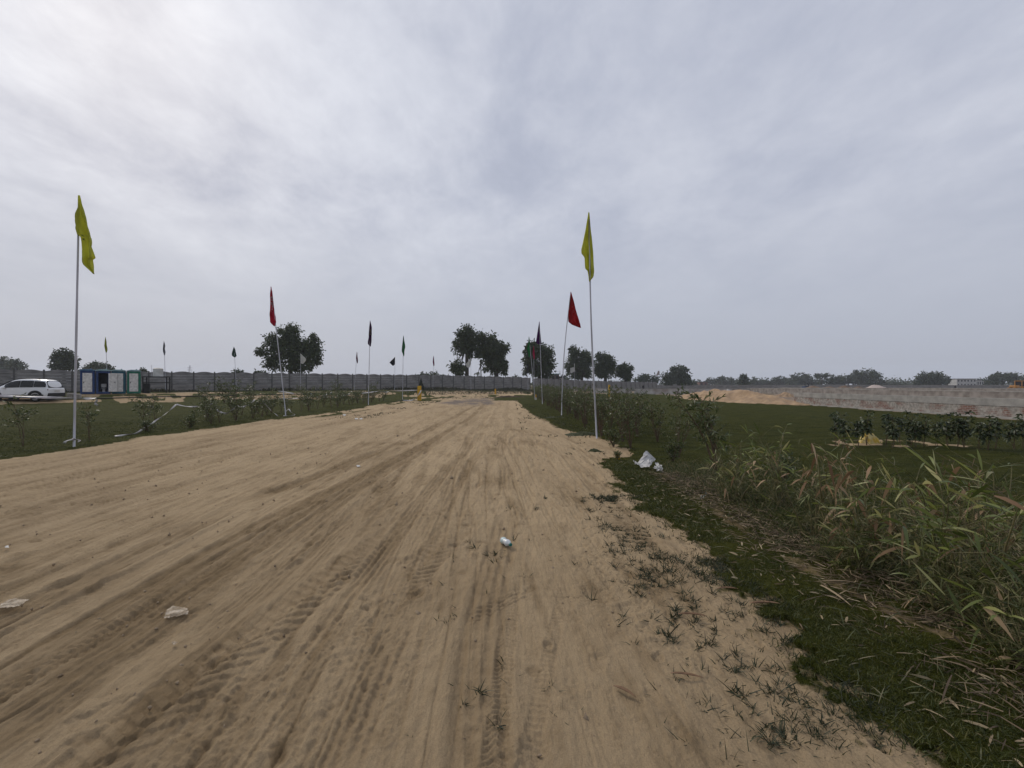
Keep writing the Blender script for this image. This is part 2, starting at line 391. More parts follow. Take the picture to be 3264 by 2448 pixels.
    rf = g2 & (y >= 74) & (x > 3) & (x < 22.2 + 20) & (d < 40); veg[rf] = (sst(.45, .6, fbm(x * .08, y * .04, 4, 49)) * .7)[rf]
    # wet grey mud at the end of the road
    mud = (1 - sst(.75, 1.1, np.hypot((x + 3.7) / 2.6, (y - 42) / 9.5) + (fbm(x * .8, y * .3, 3, 50) - .5) * .9)) * onroad
    strip = (1 - sst(.8, 1.1, np.hypot((x - .1) / 3.2, (y - 54.5) / 1.3))) 
    wet = np.clip(mud, 0, 1) * (.45 + .55 * sst(.4, .6, fbm(x * 1.6, y * .5, 3, 171)))
    broad = sst(.46, .66, fbm(x * .9 + .18 * y, y * .10, 3, 51)) * .16 * onroad + .34 * lines * onroad * (.4 + fbm(x * 9, y * 4, 3, 161)) + sst(.5, .7, fbm(x * 2.2, y * 1.1, 4, 52)) * .20 * onroad  # groove lines are darkened in colour as well as cut in relief
    fines = sst(.55, .72, fbm(x * 5 + .5 * y, y * .8, 4, 57, .6)) * .45 * onroad
    damp_dark = np.clip(damp_dark + broad + fines + strip * .9, 0, 1)
    damp_dark = np.where((cls == 0) & (x < -13), np.clip(damp_dark + .45, 0, 1), damp_dark)
    damp_dark[cls == 1] = (.6 * fbm(x * 3, y * 3, 3, 53) + .75 * (y < 11))[cls == 1]
    # faces
    ii, jj = np.meshgrid(np.arange(nr - 1), np.arange(na), indexing='ij'); j2 = (jj + 1) % na
    q = np.stack([ii * na + jj, ii * na + j2, (ii + 1) * na + j2, (ii + 1) * na + jj], -1).reshape(-1, 4)
    q = q[:, ::-1]
    fc = cls[q[:, 0]]
    gm = ground_material()
    V = np.stack([x, y, z], 1)
    for c, nm in ((0, 'dirt_road'), (1, 'lawn'), (2, 'ground')):
        f = q[fc == c]; used = np.unique(f); remap = np.zeros(len(V), np.int64); remap[used] = np.arange(len(used))
        o = np_mesh(nm, V[used], [remap[f]], gm, smooth=True)
        tag(o, kind='structure')
        for an, arr in (('veg', veg), ('damp_dark', damp_dark), ('soil', soil), ('wet', wet)):
            at = o.data.attributes.new(an, 'FLOAT', 'POINT'); at.data.foreach_set('value', arr[used].astype(np.float32))
def ground_material():
    m, nt, b = mat_new('earth_and_turf'); N = nt.nodes.new; L = nt.links.new
    def attr(n):
        a = N('ShaderNodeAttribute'); a.attribute_name = n; return a.outputs['Fac']
    tc = N('ShaderNodeTexCoord')
    def noise(scale, det=5, rough=.55, stretch=None):
        n = N('ShaderNodeTexNoise'); n.inputs['Scale'].default_value = scale; n.inputs['Detail'].default_value = det; n.inputs['Roughness'].default_value = rough
        if stretch:
            mp = N('ShaderNodeMapping'); mp.inputs['Scale'].default_value = stretch; L(tc.outputs['Object'], mp.inputs[0]); L(mp.outputs[0], n.inputs['Vector'])
        else: L(tc.outputs['Object'], n.inputs['Vector'])
        return n.outputs[0]
    def ramp(v, *st):
        r = N('ShaderNodeValToRGB'); L(v, r.inputs[0]); e = r.color_ramp.elements
        e[0].position, e[0].color = st[0][0], (*st[0][1], 1); e[1].position, e[1].color = st[-1][0], (*st[-1][1], 1)
        for p, c in st[1:-1]:
            q = e.new(p); q.color = (*c, 1)
        return r.outputs[0]
    def mix(f, a, c):
        x = N('ShaderNodeMix'); x.data_type = 'RGBA'
        if isinstance(f, float): x.inputs[0].default_value = f
        else: L(f, x.inputs[0])
        L(a, x.inputs[6]); L(c, x.inputs[7]); return x.outputs[2]
    def M(op, a, c, clamp=False):
        n = N('ShaderNodeMath'); n.operation = op; n.use_clamp = clamp
        for i, v in enumerate((a, c)):
            if isinstance(v, (int, float)): n.inputs[i].default_value = v
            else: L(v, n.inputs[i])
        return n.outputs[0]
    grain = noise(140, 3, .7); mid = noise(9, 6, .65); big = noise(.7, 5, .6, (1, .35, 1))
    sand = mix(.45, ramp(mid, (.3, (.365, .272, .168)), (.5, (.450, .340, .216)), (.7, (.515, .394, .252))), ramp(big, (.35, (.395, .292, .178)), (.65, (.495, .366, .218))))
    sand = mix(.34, sand, ramp(grain, (.3, (.20, .142, .08)), (.6, (.52, .39, .235))))
    damp_shade_col = ramp(mid, (.3, (.170, .118, .064)), (.7, (.275, .195, .108)))
    wetc = ramp(mid, (.35, (.125, .098, .080)), (.65, (.21, .165, .128)))
    soilc = ramp(noise(.9, 6, .6), (.3, (.15, .115, .085)), (.5, (.22, .17, .13)), (.7, (.31, .25, .195)))
    turf = ramp(noise(28, 4, .7), (.3, (.022, .028, .004)), (.5, (.040, .048, .007)), (.68, (.076, .080, .013)))
    turf2 = ramp(noise(1.3, 5, .6), (.35, (.028, .037, .005)), (.65, (.064, .066, .010)))
    turf = mix(.5, turf, turf2)
    turf = mix(.40, turf, ramp(noise(1.0, 6, .7, (1.1, 3.2, 1)), (.38, (.016, .021, .003)), (.62, (.092, .088, .018))))
    col = mix(M('MULTIPLY', attr('damp_dark'), .85), sand, damp_shade_col)
    streak = noise(1.0, 9, .68, (7.5, 1.5, 4)); crumb = noise(26, 4, .7)
    sf = M('MULTIPLY', M('SUBTRACT', M('ADD', streak, M('MULTIPLY', crumb, .35)), .70), 6.0, True)
    col = mix(M('MULTIPLY', sf, .42), col, damp_shade_col)  # dark streaks on the bump noise paint ripple shade into the sand colour
    col = mix(attr('wet'), col, wetc)
    col = mix(attr('soil'), col, soilc)
    vf = M('MULTIPLY_ADD', attr('veg'), 1.0, False) if False else attr('veg')
    vv = M('ADD', M('MULTIPLY', vf, 2.0), M('SUBTRACT', noise(6, 5, .7), 1.0))
    vv = M('MULTIPLY', M('SUBTRACT', vv, .3), 3.0, True)
    col = mix(vv, col, turf)
    L(col, b.inputs['Base Color'])
    b.inputs['Specular IOR Level'].default_value = .06
    rg = N('ShaderNodeMapRange'); rg.inputs[3].default_value = .95; rg.inputs[4].default_value = .72; L(attr('wet'), rg.inputs[0]); L(rg.outputs[0], b.inputs['Roughness'])
    bh = M('ADD', M('MULTIPLY', noise(38, 6, .8), .022), M('MULTIPLY', noise(210, 3, .6), .004))
    bh = M('ADD', bh, M('MULTIPLY', M('MULTIPLY', noise(16, 4, .8), vv), .12))
    bh = M('ADD', bh, M('MULTIPLY', M('MULTIPLY', streak, M('SUBTRACT', 1.0, vv)), .085))
    bp = N('ShaderNodeBump'); bp.inputs['Strength'].default_value = .9; bp.inputs['Distance'].default_value = 1.0
    L(bh, bp.inputs['Height']); L(bp.outputs[0], b.inputs['Normal'])
    return m
build_ground()

# ------------------------------------------------------------------ blades / leaves
def blades(B, D, Ln, W, droop, nseg=2, prof=None, seed=0, side=None, flat=0.0):
    """curved tapering strips; B base, D direction, Ln length, W width, droop: fall per length"""
    B = np.asarray(B, float); D = np.asarray(D, float); n = len(B); R = rs(seed)
    D = D / np.linalg.norm(D, axis=1, keepdims=True)
    Ln = np.broadcast_to(Ln, (n,)); W = np.broadcast_to(W, (n,)); droop = np.broadcast_to(droop, (n,))
    if side is None:
        rv = R.normal(size=(n, 3)); rv[:, 2] *= (1 - flat)
        side = np.cross(D, rv)
        if flat > 0:
            s2 = np.cross(D, np.array([0, 0, 1.0])[None, :]) + 1e-6; side = side * (1 - flat) + s2 * flat
    side = side / (np.linalg.norm(side, axis=1, keepdims=True) + 1e-9)
    if prof is None: prof = [0.6, 1.0, 0.05] if nseg == 2 else list(np.interp(np.linspace(0, 1, nseg + 1), [0, .35, .7, 1], [.5, 1, .8, .04]))
    rows = []
    for k in range(nseg + 1):
        t = k / nseg; c = B + D * (Ln * t)[:, None]; c = c + np.array([0, 0, -1.0])[None] * (droop * Ln * t * t)[:, None]
        w = (W * prof[k] / 2)[:, None]; rows += [c - side * w, c + side * w]
    V = np.stack(rows, 1).reshape(-1, 3); m = 2 * (nseg + 1); base = (np.arange(n) * m)[:, None]
    F = np.concatenate([base + np.array([[2 * k, 2 * k + 1, 2 * k + 3, 2 * k + 2]]) for k in range(nseg)], 0)
    return V, F
def cat(parts):
    V = []; F = []; b = 0
    for v, f in parts: V.append(v); F.append(f + b); b += len(v)
    return np.concatenate(V), np.concatenate(F)
def dirs(R, n, up=1.0, spread=0.6):
    d = R.normal(size=(n, 3)) * spread; d[:, 2] = np.abs(d[:, 2]) * .4 + up; return d

M_pole = pm('pole_galvanised', (.50, .50, .53), (.36, .36, .39), 3, .45, .3, stretch=(1, 1, .3))
M_turf = leafm('turf_blades', [(.026, .034, .007), (.044, .056, .010), (.066, .078, .015), (.115, .105, .030)], .6, .25)
M_strawm = leafm('straw', [(.055, .038, .024), (.10, .068, .042), (.17, .12, .07), (.33, .25, .15)], .75, .1)
M_dryleaf = leafm('dry_leaf', [(.16, .085, .045), (.26, .16, .09), (.36, .25, .15)], .7, .15)
M_dryleaf_pale = leafm('dry_leaf_pale', [(.36, .29, .17), (.46, .38, .24)], .7, .15)
M_shrubleaf = leafm('shrub_leaf', [(.032, .048, .013), (.062, .086, .022), (.095, .120, .034), (.18, .19, .08)], .40, .25, .5)
M_shrubleaf_dk = leafm('shrub_leaf_dark', [(.020, .034, .011), (.038, .058, .018), (.062, .084, .028), (.11, .12, .055)], .45, .2, .5)
M_bambooleaf = leafm('bamboo_leaf', [(.060, .080, .016), (.11, .14, .028), (.20, .23, .055), (.38, .34, .14)], .45, .3, .45)
M_bamboodry = leafm('bamboo_leaf_dry', [(.16, .09, .045), (.27, .165, .085), (.40, .29, .17)], .6, .2)
M_stem = pm('stem_bark', (.13, .085, .055), (.07, .048, .032), 30, .8)
M_cane = pm('cane', (.17, .15, .06), (.08, .065, .03), 12, .55)
M_bark = pm('tree_bark', (.060, .048, .038), (.030, .025, .021), 6, .9)

def grass():
    R = rs(3); out = []
    def patch(n, x0, x1, y0, y1, hgt, wid, seed, dens_pow=1.0, keep=None):
        r = rs(seed)
        yy = y0 + (y1 - y0) * r.uniform(0, 1, n) ** dens_pow; xx = r.uniform(x0, x1, n)
        k = classify(xx + r.normal(size=n) * r.choice([.03, .14], n), yy) == 1
        bare = np.exp(-((xx - 2.6 - .1 * np.sin(yy)) / .25) ** 2) * sst(10.5, 9, yy) * sst(.3, .55, fbm(xx * 2, yy * 1.1, 3, 41) + .12)
        k &= r.uniform(0, 1, n) > bare * 1.1
        bd = np.hypot((xx - 10.1) / 1.75, (yy - (12.2 - .12 * (xx - 10.1))) / .95); k &= bd > 1
        fx = np.minimum(np.minimum(xx - x0, x1 - xx) / (.12 * (x1 - x0) + .2), 1.0); fy = np.minimum((y1 - yy) / (.45 * (y1 - y0)), 1.0)
        k &= r.uniform(0, 1, n) < np.clip(np.maximum(fx, (xx < 2.2)), 0, 1) * np.clip(fy, 0, 1)
        xx = xx[k]; yy = yy[k]; m = len(xx)
        zz = gz_np(xx, yy) + (fbm(xx * .35, yy * .18, 3, 1) - .5) * .10 + (fbm(xx * 2.2, yy * 2.2, 4, 14) - .5) * .09 + .01
        tall = .45 + 1.1 * fbm(xx * 2.5, yy * 2.5, 3, 61)
        D = dirs(r, m, 1.0, .75)
        return blades(np.stack([xx, yy, zz], 1), D, hgt * tall * r.uniform(.5, 1.3, m), wid * r.uniform(.7, 1.3, m), r.uniform(.1, .7, m), 2, [1, .7, .05], seed)
    out.append(patch(52000, 1.45, 3.4, 1.5, 4.6, .050, .0045, 71))
    out.append(patch(42000, 1.4, 4.0, 4.6, 10.2, .055, .008, 72))
    out.append(patch(52000, 3.2, 9.0, 1.8, 9.0, .055, .009, 73))
    out.append(patch(60000, 1.0, 22, 9.0, 24.0, .034, .013, 74, 1.3))
    out.append(patch(34000, .2, 6, 14.0, 40.0, .05, .016, 75, 1.2))
    out.append(patch(44000, -17, -10, 8.5, 26, .045, .013, 76, 1.1))
    out.append(patch(26000, -32, -12, 10, 30, .035, .016, 77))
    out.append(patch(16000, 2.9, 6.5, 1.8, 8.5, .15, .0065, 79))
    V, F = cat(out); o = np_mesh('grass', V, [F], M_turf); tag(o, kind='stuff', label='short dark green turf of the lawns and road verges', cat='grass')
    # long pale and green stray blades lying over the verge
    r = rs(81); n = 1500; xx = r.uniform(1.7, 3.4, n); yy = 1.6 + 8 * r.uniform(0, 1, n) ** 1.3
    k = classify(xx, yy) == 1; xx = xx[k]; yy = yy[k]; n = len(xx)
    D = dirs(r, n, .35, .9)
    V, F = blades(np.stack([xx, yy, gz_np(xx, yy) + .03], 1), D, r.uniform(.06, .16, n), .006, r.uniform(.1, .5, n), 3, None, 82)
    return V, F
strayV, strayF = grass()
o = np_mesh('long_grass', strayV, [strayF], leafm('stray_blade', [(.045, .060, .020), (.065, .080, .028), (.11, .11, .05), (.24, .20, .12)], .6, .2)); tag(o, 'longer pale and green blades straying over the right verge', 'grass', kind='stuff')
def tufts():
    """thin tufts growing out of the sand"""
    r = rs(91); out = []
    spots = [(r.uniform(.9, 1.95), 2.0 + 4.6 * r.uniform(0, 1) ** 1.2) for _ in range(2600)]
    spots = [(x, y) for x, y in spots if r.uniform() < (x - .75) / 1.1 * (.25 + 1.1 * float(fbm(np.array([x * 2.]), np.array([y * 1.5]), 2, 96)[0] > .47))]
    spots += [(r.uniform(-.6, 1.0), r.uniform(2.0, 6.5)) for _ in range(34)] + [(r.uniform(.7, 1.75), r.uniform(1.95, 3.2)) for _ in range(70)]
    spots += [gp(1560, 1770), gp(1575, 1790), gp(1600, 1775), gp(1540, 1765), gp(1475, 2235), gp(1530, 2210), gp(1620, 2180)]
    spots += [gp(2310, 1950), gp(2330, 1975), gp(2360, 1930), gp(2370, 1965)] * 3
    for i, (x, y) in enumerate(spots):
        n = r.randint(5, 16); x += r.normal() * .01; y += r.normal() * .01
        B = np.stack([x + r.normal(size=n) * .012, y + r.normal(size=n) * .012, np.full(n, gz(x, y) - .012)], 1)
        out.append(blades(B, dirs(r, n, .55, .75), r.uniform(.03, .10, n) * r.choice([.7, 1, 1.3]), .0045 + .0009 * y, r.uniform(.0, .5, n), 2, [1, .7, .05], i))
        if r.uniform() < .35:   # runner
            a = r.uniform(0, 6.28); m = 5; t = np.linspace(.02, .2, m)
            B = np.stack([x + t * math.cos(a), y + t * math.sin(a), np.full(m, .005)], 1)
            out.append(blades(B, np.tile([[math.cos(a), math.sin(a), .2]], (m, 1)) + r.normal(size=(m, 3)) * .5, .045, .004, .2, 2, [1, .7, .05], i + 999))
    V, F = cat(out); o = np_mesh('grass_tufts', V, [F], leafm('tuft_blade', [(.022, .029, .015), (.040, .050, .022), (.085, .080, .042)], .6, .12))
    tag(o, 'thin grey green grass tufts sprouting from the bare sand', 'grass', kind='stuff')
    # margin weeds further off
    out = []; r = rs(92)
    for (x0, x1, y0, y1, n) in ((-11, -6.5, 20, 44, 2600), (.3, 3, 10.5, 46, 2600), (-11, 2, 44, 62, 1800)):
        xx = r.uniform(x0, x1, n); yy = r.uniform(y0, y1, n); k = fbm(xx * .9, yy * .4, 3, 93) > .5; xx = xx[k]; yy = yy[k]; n = len(xx)
        out.append(blades(np.stack([xx, yy, gz_np(xx, yy) - .01], 1), dirs(r, n, .5, .7), r.uniform(.05, .13, n), .012 + .0012 * yy, .3, 2, [1, .7, .05], n))
    V, F = cat(out); o = np_mesh('weeds', V, [F], leafm('weed_blade', [(.030, .038, .016), (.055, .062, .026), (.10, .09, .05)], .7, .1))
    tag(o, 'low scattered weeds on the far road margins', 'weeds', kind='stuff')
tufts()
def litter_bed():
    r = rs(101); out = []
    n = 7000; yy = 1.9 + 6.2 * r.uniform(0, 1, n) ** 1.1; xx = 2.86 + r.normal(size=n) * .29 - .05 * (yy < 3)
    a = r.uniform(0, 6.28, n); D = np.stack([np.cos(a), np.sin(a), r.uniform(-.05, .25, n)], 1)
    z = gz_np(xx, yy) + .02 + r.uniform(0, .05, n)
    out.append(blades(np.stack([xx, yy, z], 1), D, r.uniform(.04, .15, n), r.uniform(.003, .009, n), .1, 2, [.7, 1, .2], 1, flat=.6))
    n = 34; yy = r.uniform(2.0, 3.6, n); xx = r.uniform(2.2, 3.3, n); a = r.uniform(0, 6.28, n)
    out.append(blades(np.stack([xx, yy, gz_np(xx, yy) + .07], 1), np.stack([np.cos(a), np.sin(a), r.uniform(-.05, .2, n)], 1), r.uniform(.16, .34, n), r.uniform(.010, .018, n), .15, 4, None, 8, flat=.6))
    V, F = cat(out); o = np_mesh('straw', V, [F], M_strawm); tag(o, 'brown dry bamboo litter heaped under the cane clumps', 'straw', kind='stuff')
    n = 260; yy = 1.8 + 6 * r.uniform(0, 1, n) ** 1.2; xx = r.uniform(1.8, 3.3, n); k = classify(xx, yy) == 1; xx = xx[k]; yy = yy[k]; n = len(xx)
    a = r.uniform(0, 6.28, n); D = np.stack([np.cos(a), np.sin(a), r.uniform(0, .4, n)], 1)
    V, F = blades(np.stack([xx, yy, gz_np(xx, yy) + .045], 1), D, r.uniform(.04, .12, n), r.uniform(.008, .018, n), .2, 3, None, 5, flat=.5)
    o = np_mesh('leaf_litter', V, [F], leafm('pale_litter', [(.22, .16, .09), (.38, .31, .19)], .7, .1)); tag(o, 'pale curled bamboo leaves scattered over the right verge', 'litter', kind='stuff')
litter_bed()
def tall_weeds():
    r = rs(131); n = 16000; yy = 1.7 + 7.2 * r.uniform(0, 1, n) ** 1.15; xx = 2.45 + np.abs(r.normal(size=n)) * .85; k = (xx < 5.5) & (fbm(xx * 2.2, yy * 1.6, 3, 132) + .12 * (xx > 2.9) > .50); xx = xx[k]; yy = yy[k]; n = len(xx)
    hgt = (.06 + .26 * sst(2.4, 3.3, xx)) * r.uniform(.5, 1.4, n)
    V, F = blades(np.stack([xx, yy, gz_np(xx, yy) - .01], 1), dirs(r, n, .8, .75), hgt, r.uniform(.003, .0075, n), r.uniform(.1, .8, n), 3, None, 133)
    o = np_mesh('tall_weeds', V, [F], leafm('tall_weed', [(.028, .040, .010), (.050, .068, .016), (.085, .10, .028), (.15, .14, .055), (.26, .20, .11)], .6, .2)); tag(o, 'tangle of knee-high green and straw-coloured blades round the bamboo', 'weeds', kind='stuff')
tall_weeds()
def gravel():
    r = rs(111); V = []; F = []; b = 0
    for i in range(560):
        y = 1.5 + 13 * r.uniform() ** 1.7; x = r.uniform(-min(8, y * 1.2), 1.9); s = r.uniform(.004, .011) * (1 + .12 * y)
        if r.uniform() < .04: s *= 2.2
        z = gz(x, y)
        pts = np.array([(1, 0, 0), (-1, 0, 0), (0, 1, 0), (0, -1, 0), (0, 0, 1), (0, 0, -1)], float) * s * r.uniform(.5, 1.2, (6, 3)) + np.array([x, y, z - .002])
        pts += r.normal(size=(6, 3)) * s * .2; V.append(pts)
        F.append(np.array([(4, 0, 2), (4, 2, 1), (4, 1, 3), (4, 3, 0), (5, 2, 0), (5, 1, 2), (5, 3, 1), (5, 0, 3)]) + b); b += 6
    o = np_mesh('gravel', np.concatenate(V), [np.concatenate(F)], pm('clod', (.34, .26, .17), (.20, .15, .10), 9, .95)); tag(o, 'small clods and pebbles strewn over the sandy road', 'gravel', kind='stuff')
gravel()

# ------------------------------------------------------------------ boundary wall of precast slabs
M_slab = pm('wall_slab', (.255, .243, .228), (.125, .120, .116), 1.3, .9, bump=.02, bscale=12, stretch=(.6, 1, 2.2), lo=.3, hi=.7)
M_wpost = pm('wall_post', (.115, .11, .105), (.07, .068, .066), 2.2, .9, bump=.01, bscale=20)
def slab_panel(w=2.3, h=2.4, seed=0):
    """seven slabs, each a little proud at its lower lip; the top one bowed upward in the middle"""
    b = MB(); n = 12; r = rs(seed); rows = 7; rh = h / rows
    def prof(z0, z1, topwave, proud):
        front = []; pr = [(z0, -.0), (z0 + .02, -.070), (z1 - .07, -.035), (z1, .0)]
        for (z, y) in pr:
            front.append([(-w / 2 + w * i / n, y - proud, z + (topwave * math.cos(math.pi * (i / n - .5)) ** 1.2 if z == z1 else 0)) for i in range(n + 1)])
        b.grid(front)
        back = [[(v[0], .03, v[2]) for v in row] for row in (front[-1], front[0])]
        b.grid([front[-1], back[0]]); b.grid(back); b.grid([back[1], front[0]])
    for k in range(rows):
        z0 = k * rh; prof(z0 + .002, z0 + rh - .008, .17 if k == rows - 1 else 0, r.uniform(0, .008))
    return b
def precast_wall(name, label, p0, p1, n, h=2.4, zlow=-.25):
    root = empty(name, G(*p0), label, 'wall')
    dx, dy = p1[0] - p0[0], p1[1] - p0[1]; L_ = math.hypot(dx, dy); a = math.atan2(dy, dx); st = L_ / n
    pan = []; post = None
    for i in range(n + 1):
        x = p0[0] + dx * i / n; y = p0[1] + dy * i / n
        if post is None:
            pb = MB(); pb.box((0, 0, (h + .12 + zlow) / 2), (.16, .15, h + .12 - zlow)); pb.box((0, 0, h + .14), (.15, .14, .06), taper=.5)
            post = pb.build('post', M_wpost, root); q = post
        else:
            q = post.copy(); COL.objects.link(q); q.parent = root
        q.location = G(x, y) - root.location; q.rotation_euler = (0, 0, a)
        if i < n:
            xm, ym = x + dx / n / 2, y + dy / n / 2; k = i % 3
            if len(pan) < 3: q = slab_panel(st - .12, h, i).build('panel', M_slab, root); pan.append(q)
            else: q = pan[(i * 7) % 3].copy(); COL.objects.link(q); q.parent = root
            s0, s1 = gz(x, y), gz(x + dx / n, y + dy / n)
            q.location = G(xm, ym) - root.location; q.rotation_euler = (0, -math.atan2(s1 - s0, st) * .9, a)
    return root
precast_wall('boundary_wall', 'grey precast concrete wall with wavy top behind the toilets and flags', (-68, WA - 68 * WB), (3.7, 94.8), 40)
precast_wall('boundary_wall', 'far stretch of grey precast wall behind the shrubs, ending at the white low wall', (4.6, 100.5), (42.6, 136), 23)

# low brick plot walls on the right
def brick_mat(name='plot_wall_brick'):
    m, nt, b = mat_new(name); N = nt.nodes.new; L = nt.links.new
    tc = N('ShaderNodeTexCoord'); mp = N('ShaderNodeMapping'); mp.inputs['Rotation'].default_value = (0, math.radians(90), math.radians(90)); mp.inputs['Scale'].default_value = (1, 1, 1)
    br = N('ShaderNodeTexBrick'); br.inputs['Scale'].default_value = 1.0; br.inputs['Brick Width'].default_value = .25; br.inputs['Row Height'].default_value = .088
    br.inputs['Mortar Size'].default_value = .012; br.inputs['Color1'].default_value = (.19, .085, .062, 1); br.inputs['Color2'].default_value = (.12, .06, .048, 1); br.inputs['Mortar'].default_value = (.27, .24, .21, 1)
    sx = N('ShaderNodeSeparateXYZ'); L(tc.outputs['Object'], sx.inputs[0]); cb = N('ShaderNodeCombineXYZ'); L(sx.outputs[1], cb.inputs[0]); L(sx.outputs[2], cb.inputs[1])
    L(cb.outputs[0], br.inputs['Vector'])
    n = N('ShaderNodeTexNoise'); n.inputs['Scale'].default_value = 1.4; n.inputs['Detail'].default_value = 6; n.inputs['Roughness'].default_value = .65; L(cb.outputs[0], n.inputs['Vector'])
    r = N('ShaderNodeValToRGB'); L(n.outputs[0], r.inputs[0]); r.color_ramp.elements[0].position = .42; r.color_ramp.elements[1].position = .54
    n2 = N('ShaderNodeTexNoise'); n2.inputs['Scale'].default_value = 7; n2.inputs['Detail'].default_value = 5; L(tc.outputs['Object'], n2.inputs['Vector'])
    r2 = N('ShaderNodeValToRGB'); L(n2.outputs[0], r2.inputs[0]); r2.color_ramp.elements[0].position = .35; r2.color_ramp.elements[0].color = (.20, .185, .165, 1); r2.color_ramp.elements[1].position = .65; r2.color_ramp.elements[1].color = (.37, .345, .31, 1)
    mx = N('ShaderNodeMix'); mx.data_type = 'RGBA'; L(r.outputs[0], mx.inputs[0]); L(br.outputs[0], mx.inputs[6]); L(r2.outputs[0], mx.inputs[7]); L(mx.outputs[2], b.inputs['Base Color'])
    b.inputs['Roughness'].default_value = .92
    bp = N('ShaderNodeBump'); bp.inputs['Distance'].default_value = .02; L(n2.outputs[0], bp.inputs['Height']); L(bp.outputs[0], b.inputs['Normal'])
    return m
M_brick = brick_mat(); M_band = pm('cement_band', (.34, .325, .30), (.24, .23, .215), 2.5, .9, bump=.012, bscale=18)
M_brown = pm('brown_wall', (.29, .265, .24), (.17, .15, .135), 1.5, .95); M_white = pm('whitewash', (.48, .46, .43), (.28, .24, .21), 1.2, .9)
def plot_wall(label, x0, y0, x1, y1, h, mats, t=.24, nb=0):
    r = empty('brick_wall', G(x0, y0), label, 'wall'); dx, dy = x1 - x0, y1 - y0; L_ = math.hypot(dx, dy); n = max(4, int(L_ / 1.2)); rr_ = rs(int(x0 * 7 + y0))
    def piece(nm, z0, z1, tk, m, jit=0.0):
        b = MB(); nx, ny = -dy / L_, dx / L_; rows = []
        for s, zz in ((-1, z0), (-1, z1), (1, z1), (1, z0)):
            row = []
            for i in range(n + 1):
                rs_ = rs(int(i * 31 + x0)); j = rs_.uniform(-jit, jit) if zz == z1 else 0
                x = dx * i / n + nx * s * tk / 2; y = dy * i / n + ny * s * tk / 2
                row.append((x, y, gz(x0 + x, y0 + y) - gz(x0, y0) + zz + j))
            rows.append(row)
        b.grid(rows); b.add([rows[k][0] for k in range(4)], [(0, 1, 2, 3)]); b.add([rows[k][-1] for k in range(4)], [(3, 2, 1, 0)])
        return b.build(nm, m, r)
    if len(mats) == 3:
        piece('footing', -.3, .10, t + .10, mats[2], .03); piece('brickwork', .08, h * .62, t, mats[0]); piece('coping_band', h * .62 + .002, h, t + .05, mats[1], .012)
    else: piece('brickwork', -.3, h - .08, t, mats[0]); piece('coping_band', h - .078, h, t + .04, mats[1], .01)
    for k in range(nb):
        i = (k + .5) / nb; b = MB(); b.box((dx * i - .16, dy * i, h * .45), (.10, .38, h * .9 + .3)); b.build('pilaster', M_band, r)
    return r
plot_wall('low plastered wall with bare brick patches and grey coping along the lawn', 22.5, 36.6, 22.9, 9.0, .93, (M_brick, M_band, M_band), nb=0)
plot_wall('second low wall beyond the brown soil, parallel to the lawn wall', 45, 88, 45.5, 14, .95, (M_brown, M_band), nb=0)
plot_wall('third low wall far across the plots at right', 70, 120, 71, 24, 1.0, (M_brown, M_band))
plot_wall('short whitewashed low wall at the far end of the right lawn', 19.2, 72.5, 33, 71, .85, (M_white, M_white))
plot_wall('pale low wall behind the shrubs in front of the precast wall', 14, 82, 21, 81, .8, (M_white, M_band))
plot_wall('long low wall crossing the far brown plots', 30, 104, 120, 98, .9, (M_brown, M_band))
plot_wall('distant pale wall running under the hazy trees', 62, 205, 230, 190, 1.5, (M_slab, M_band))
plot_wall('faint farthest field wall left of the round tree', 46, 165, 95, 168, 1.4, (M_slab, M_slab))
plot_wall('low white wall in front of the round far tree', 33.4, 88, 62, 86, .8, (M_white, M_band))

# ------------------------------------------------------------------ heaps
def heap(name, label, cat_, x, y, rx, ry, h, mat, seed, rz=0.0, n=40, peak=1.6, rough=.12, kind=None, group=None):
    r = max(rx, ry); V = []; F = []
    gx, gy = np.meshgrid(np.linspace(-1.15, 1.15, n), np.linspace(-1.15, 1.15, n), indexing='ij')
    q = np.hypot(gx, gy) + (fbm(gx * 2.2 + seed, gy * 2.2, 4, seed) - .5) * .5
    z = h * np.clip(1 - q, -.3, 1) if peak <= 1 else h * (1 - sst(.0, 1.0, q) ** (1 / peak))
    if peak == 0: z = h * (1 - sst(.35, 1.0, q)) * (.9 + .2 * fbm(gx * 3, gy * 3, 2, seed))
    if peak == 1: z = h * (np.sqrt(np.clip(1 - q, 0, 1) ** 2 + .002))
    z = z + (fbm(gx * 6, gy * 6 + seed, 4, seed + 3) - .5) * h * rough * 2 * (z > .02) - .06
    z = np.where(q > 1.05, -.15, z)
    V = np.stack([gx * rx, gy * ry, z], -1).reshape(-1, 3)
    ii, jj = np.meshgrid(np.arange(n - 1), np.arange(n - 1), indexing='ij'); f = np.stack([ii * n + jj, (ii + 1) * n + jj, (ii + 1) * n + jj + 1, ii * n + jj + 1], -1).reshape(-1, 4)
    o = np_mesh(name, V, [f], mat, smooth=True, loc=G(x, y)); o.rotation_euler = (0, 0, rz)
    return tag(o, label, cat_, group, kind)
M_heap = pm('heap_sand', (.42, .29, .175), (.29, .20, .125), 1.8, .95, bump=.05, bscale=5)
M_earth = pm('heap_earth', (.20, .135, .09), (.12, .08, .055), 1.2, .95, bump=.06, bscale=4)
M_pale = pm('heap_pale', (.50, .41, .36), (.40, .33, .29), .8, .95)
heap('sand_heap', 'long tan sand heap at the left end of the brick lawn wall', 'heap', 20.7, 44.0, 2.9, 9.6, .92, M_heap, 5, rz=math.radians(7), n=110, peak=0, rough=.34)
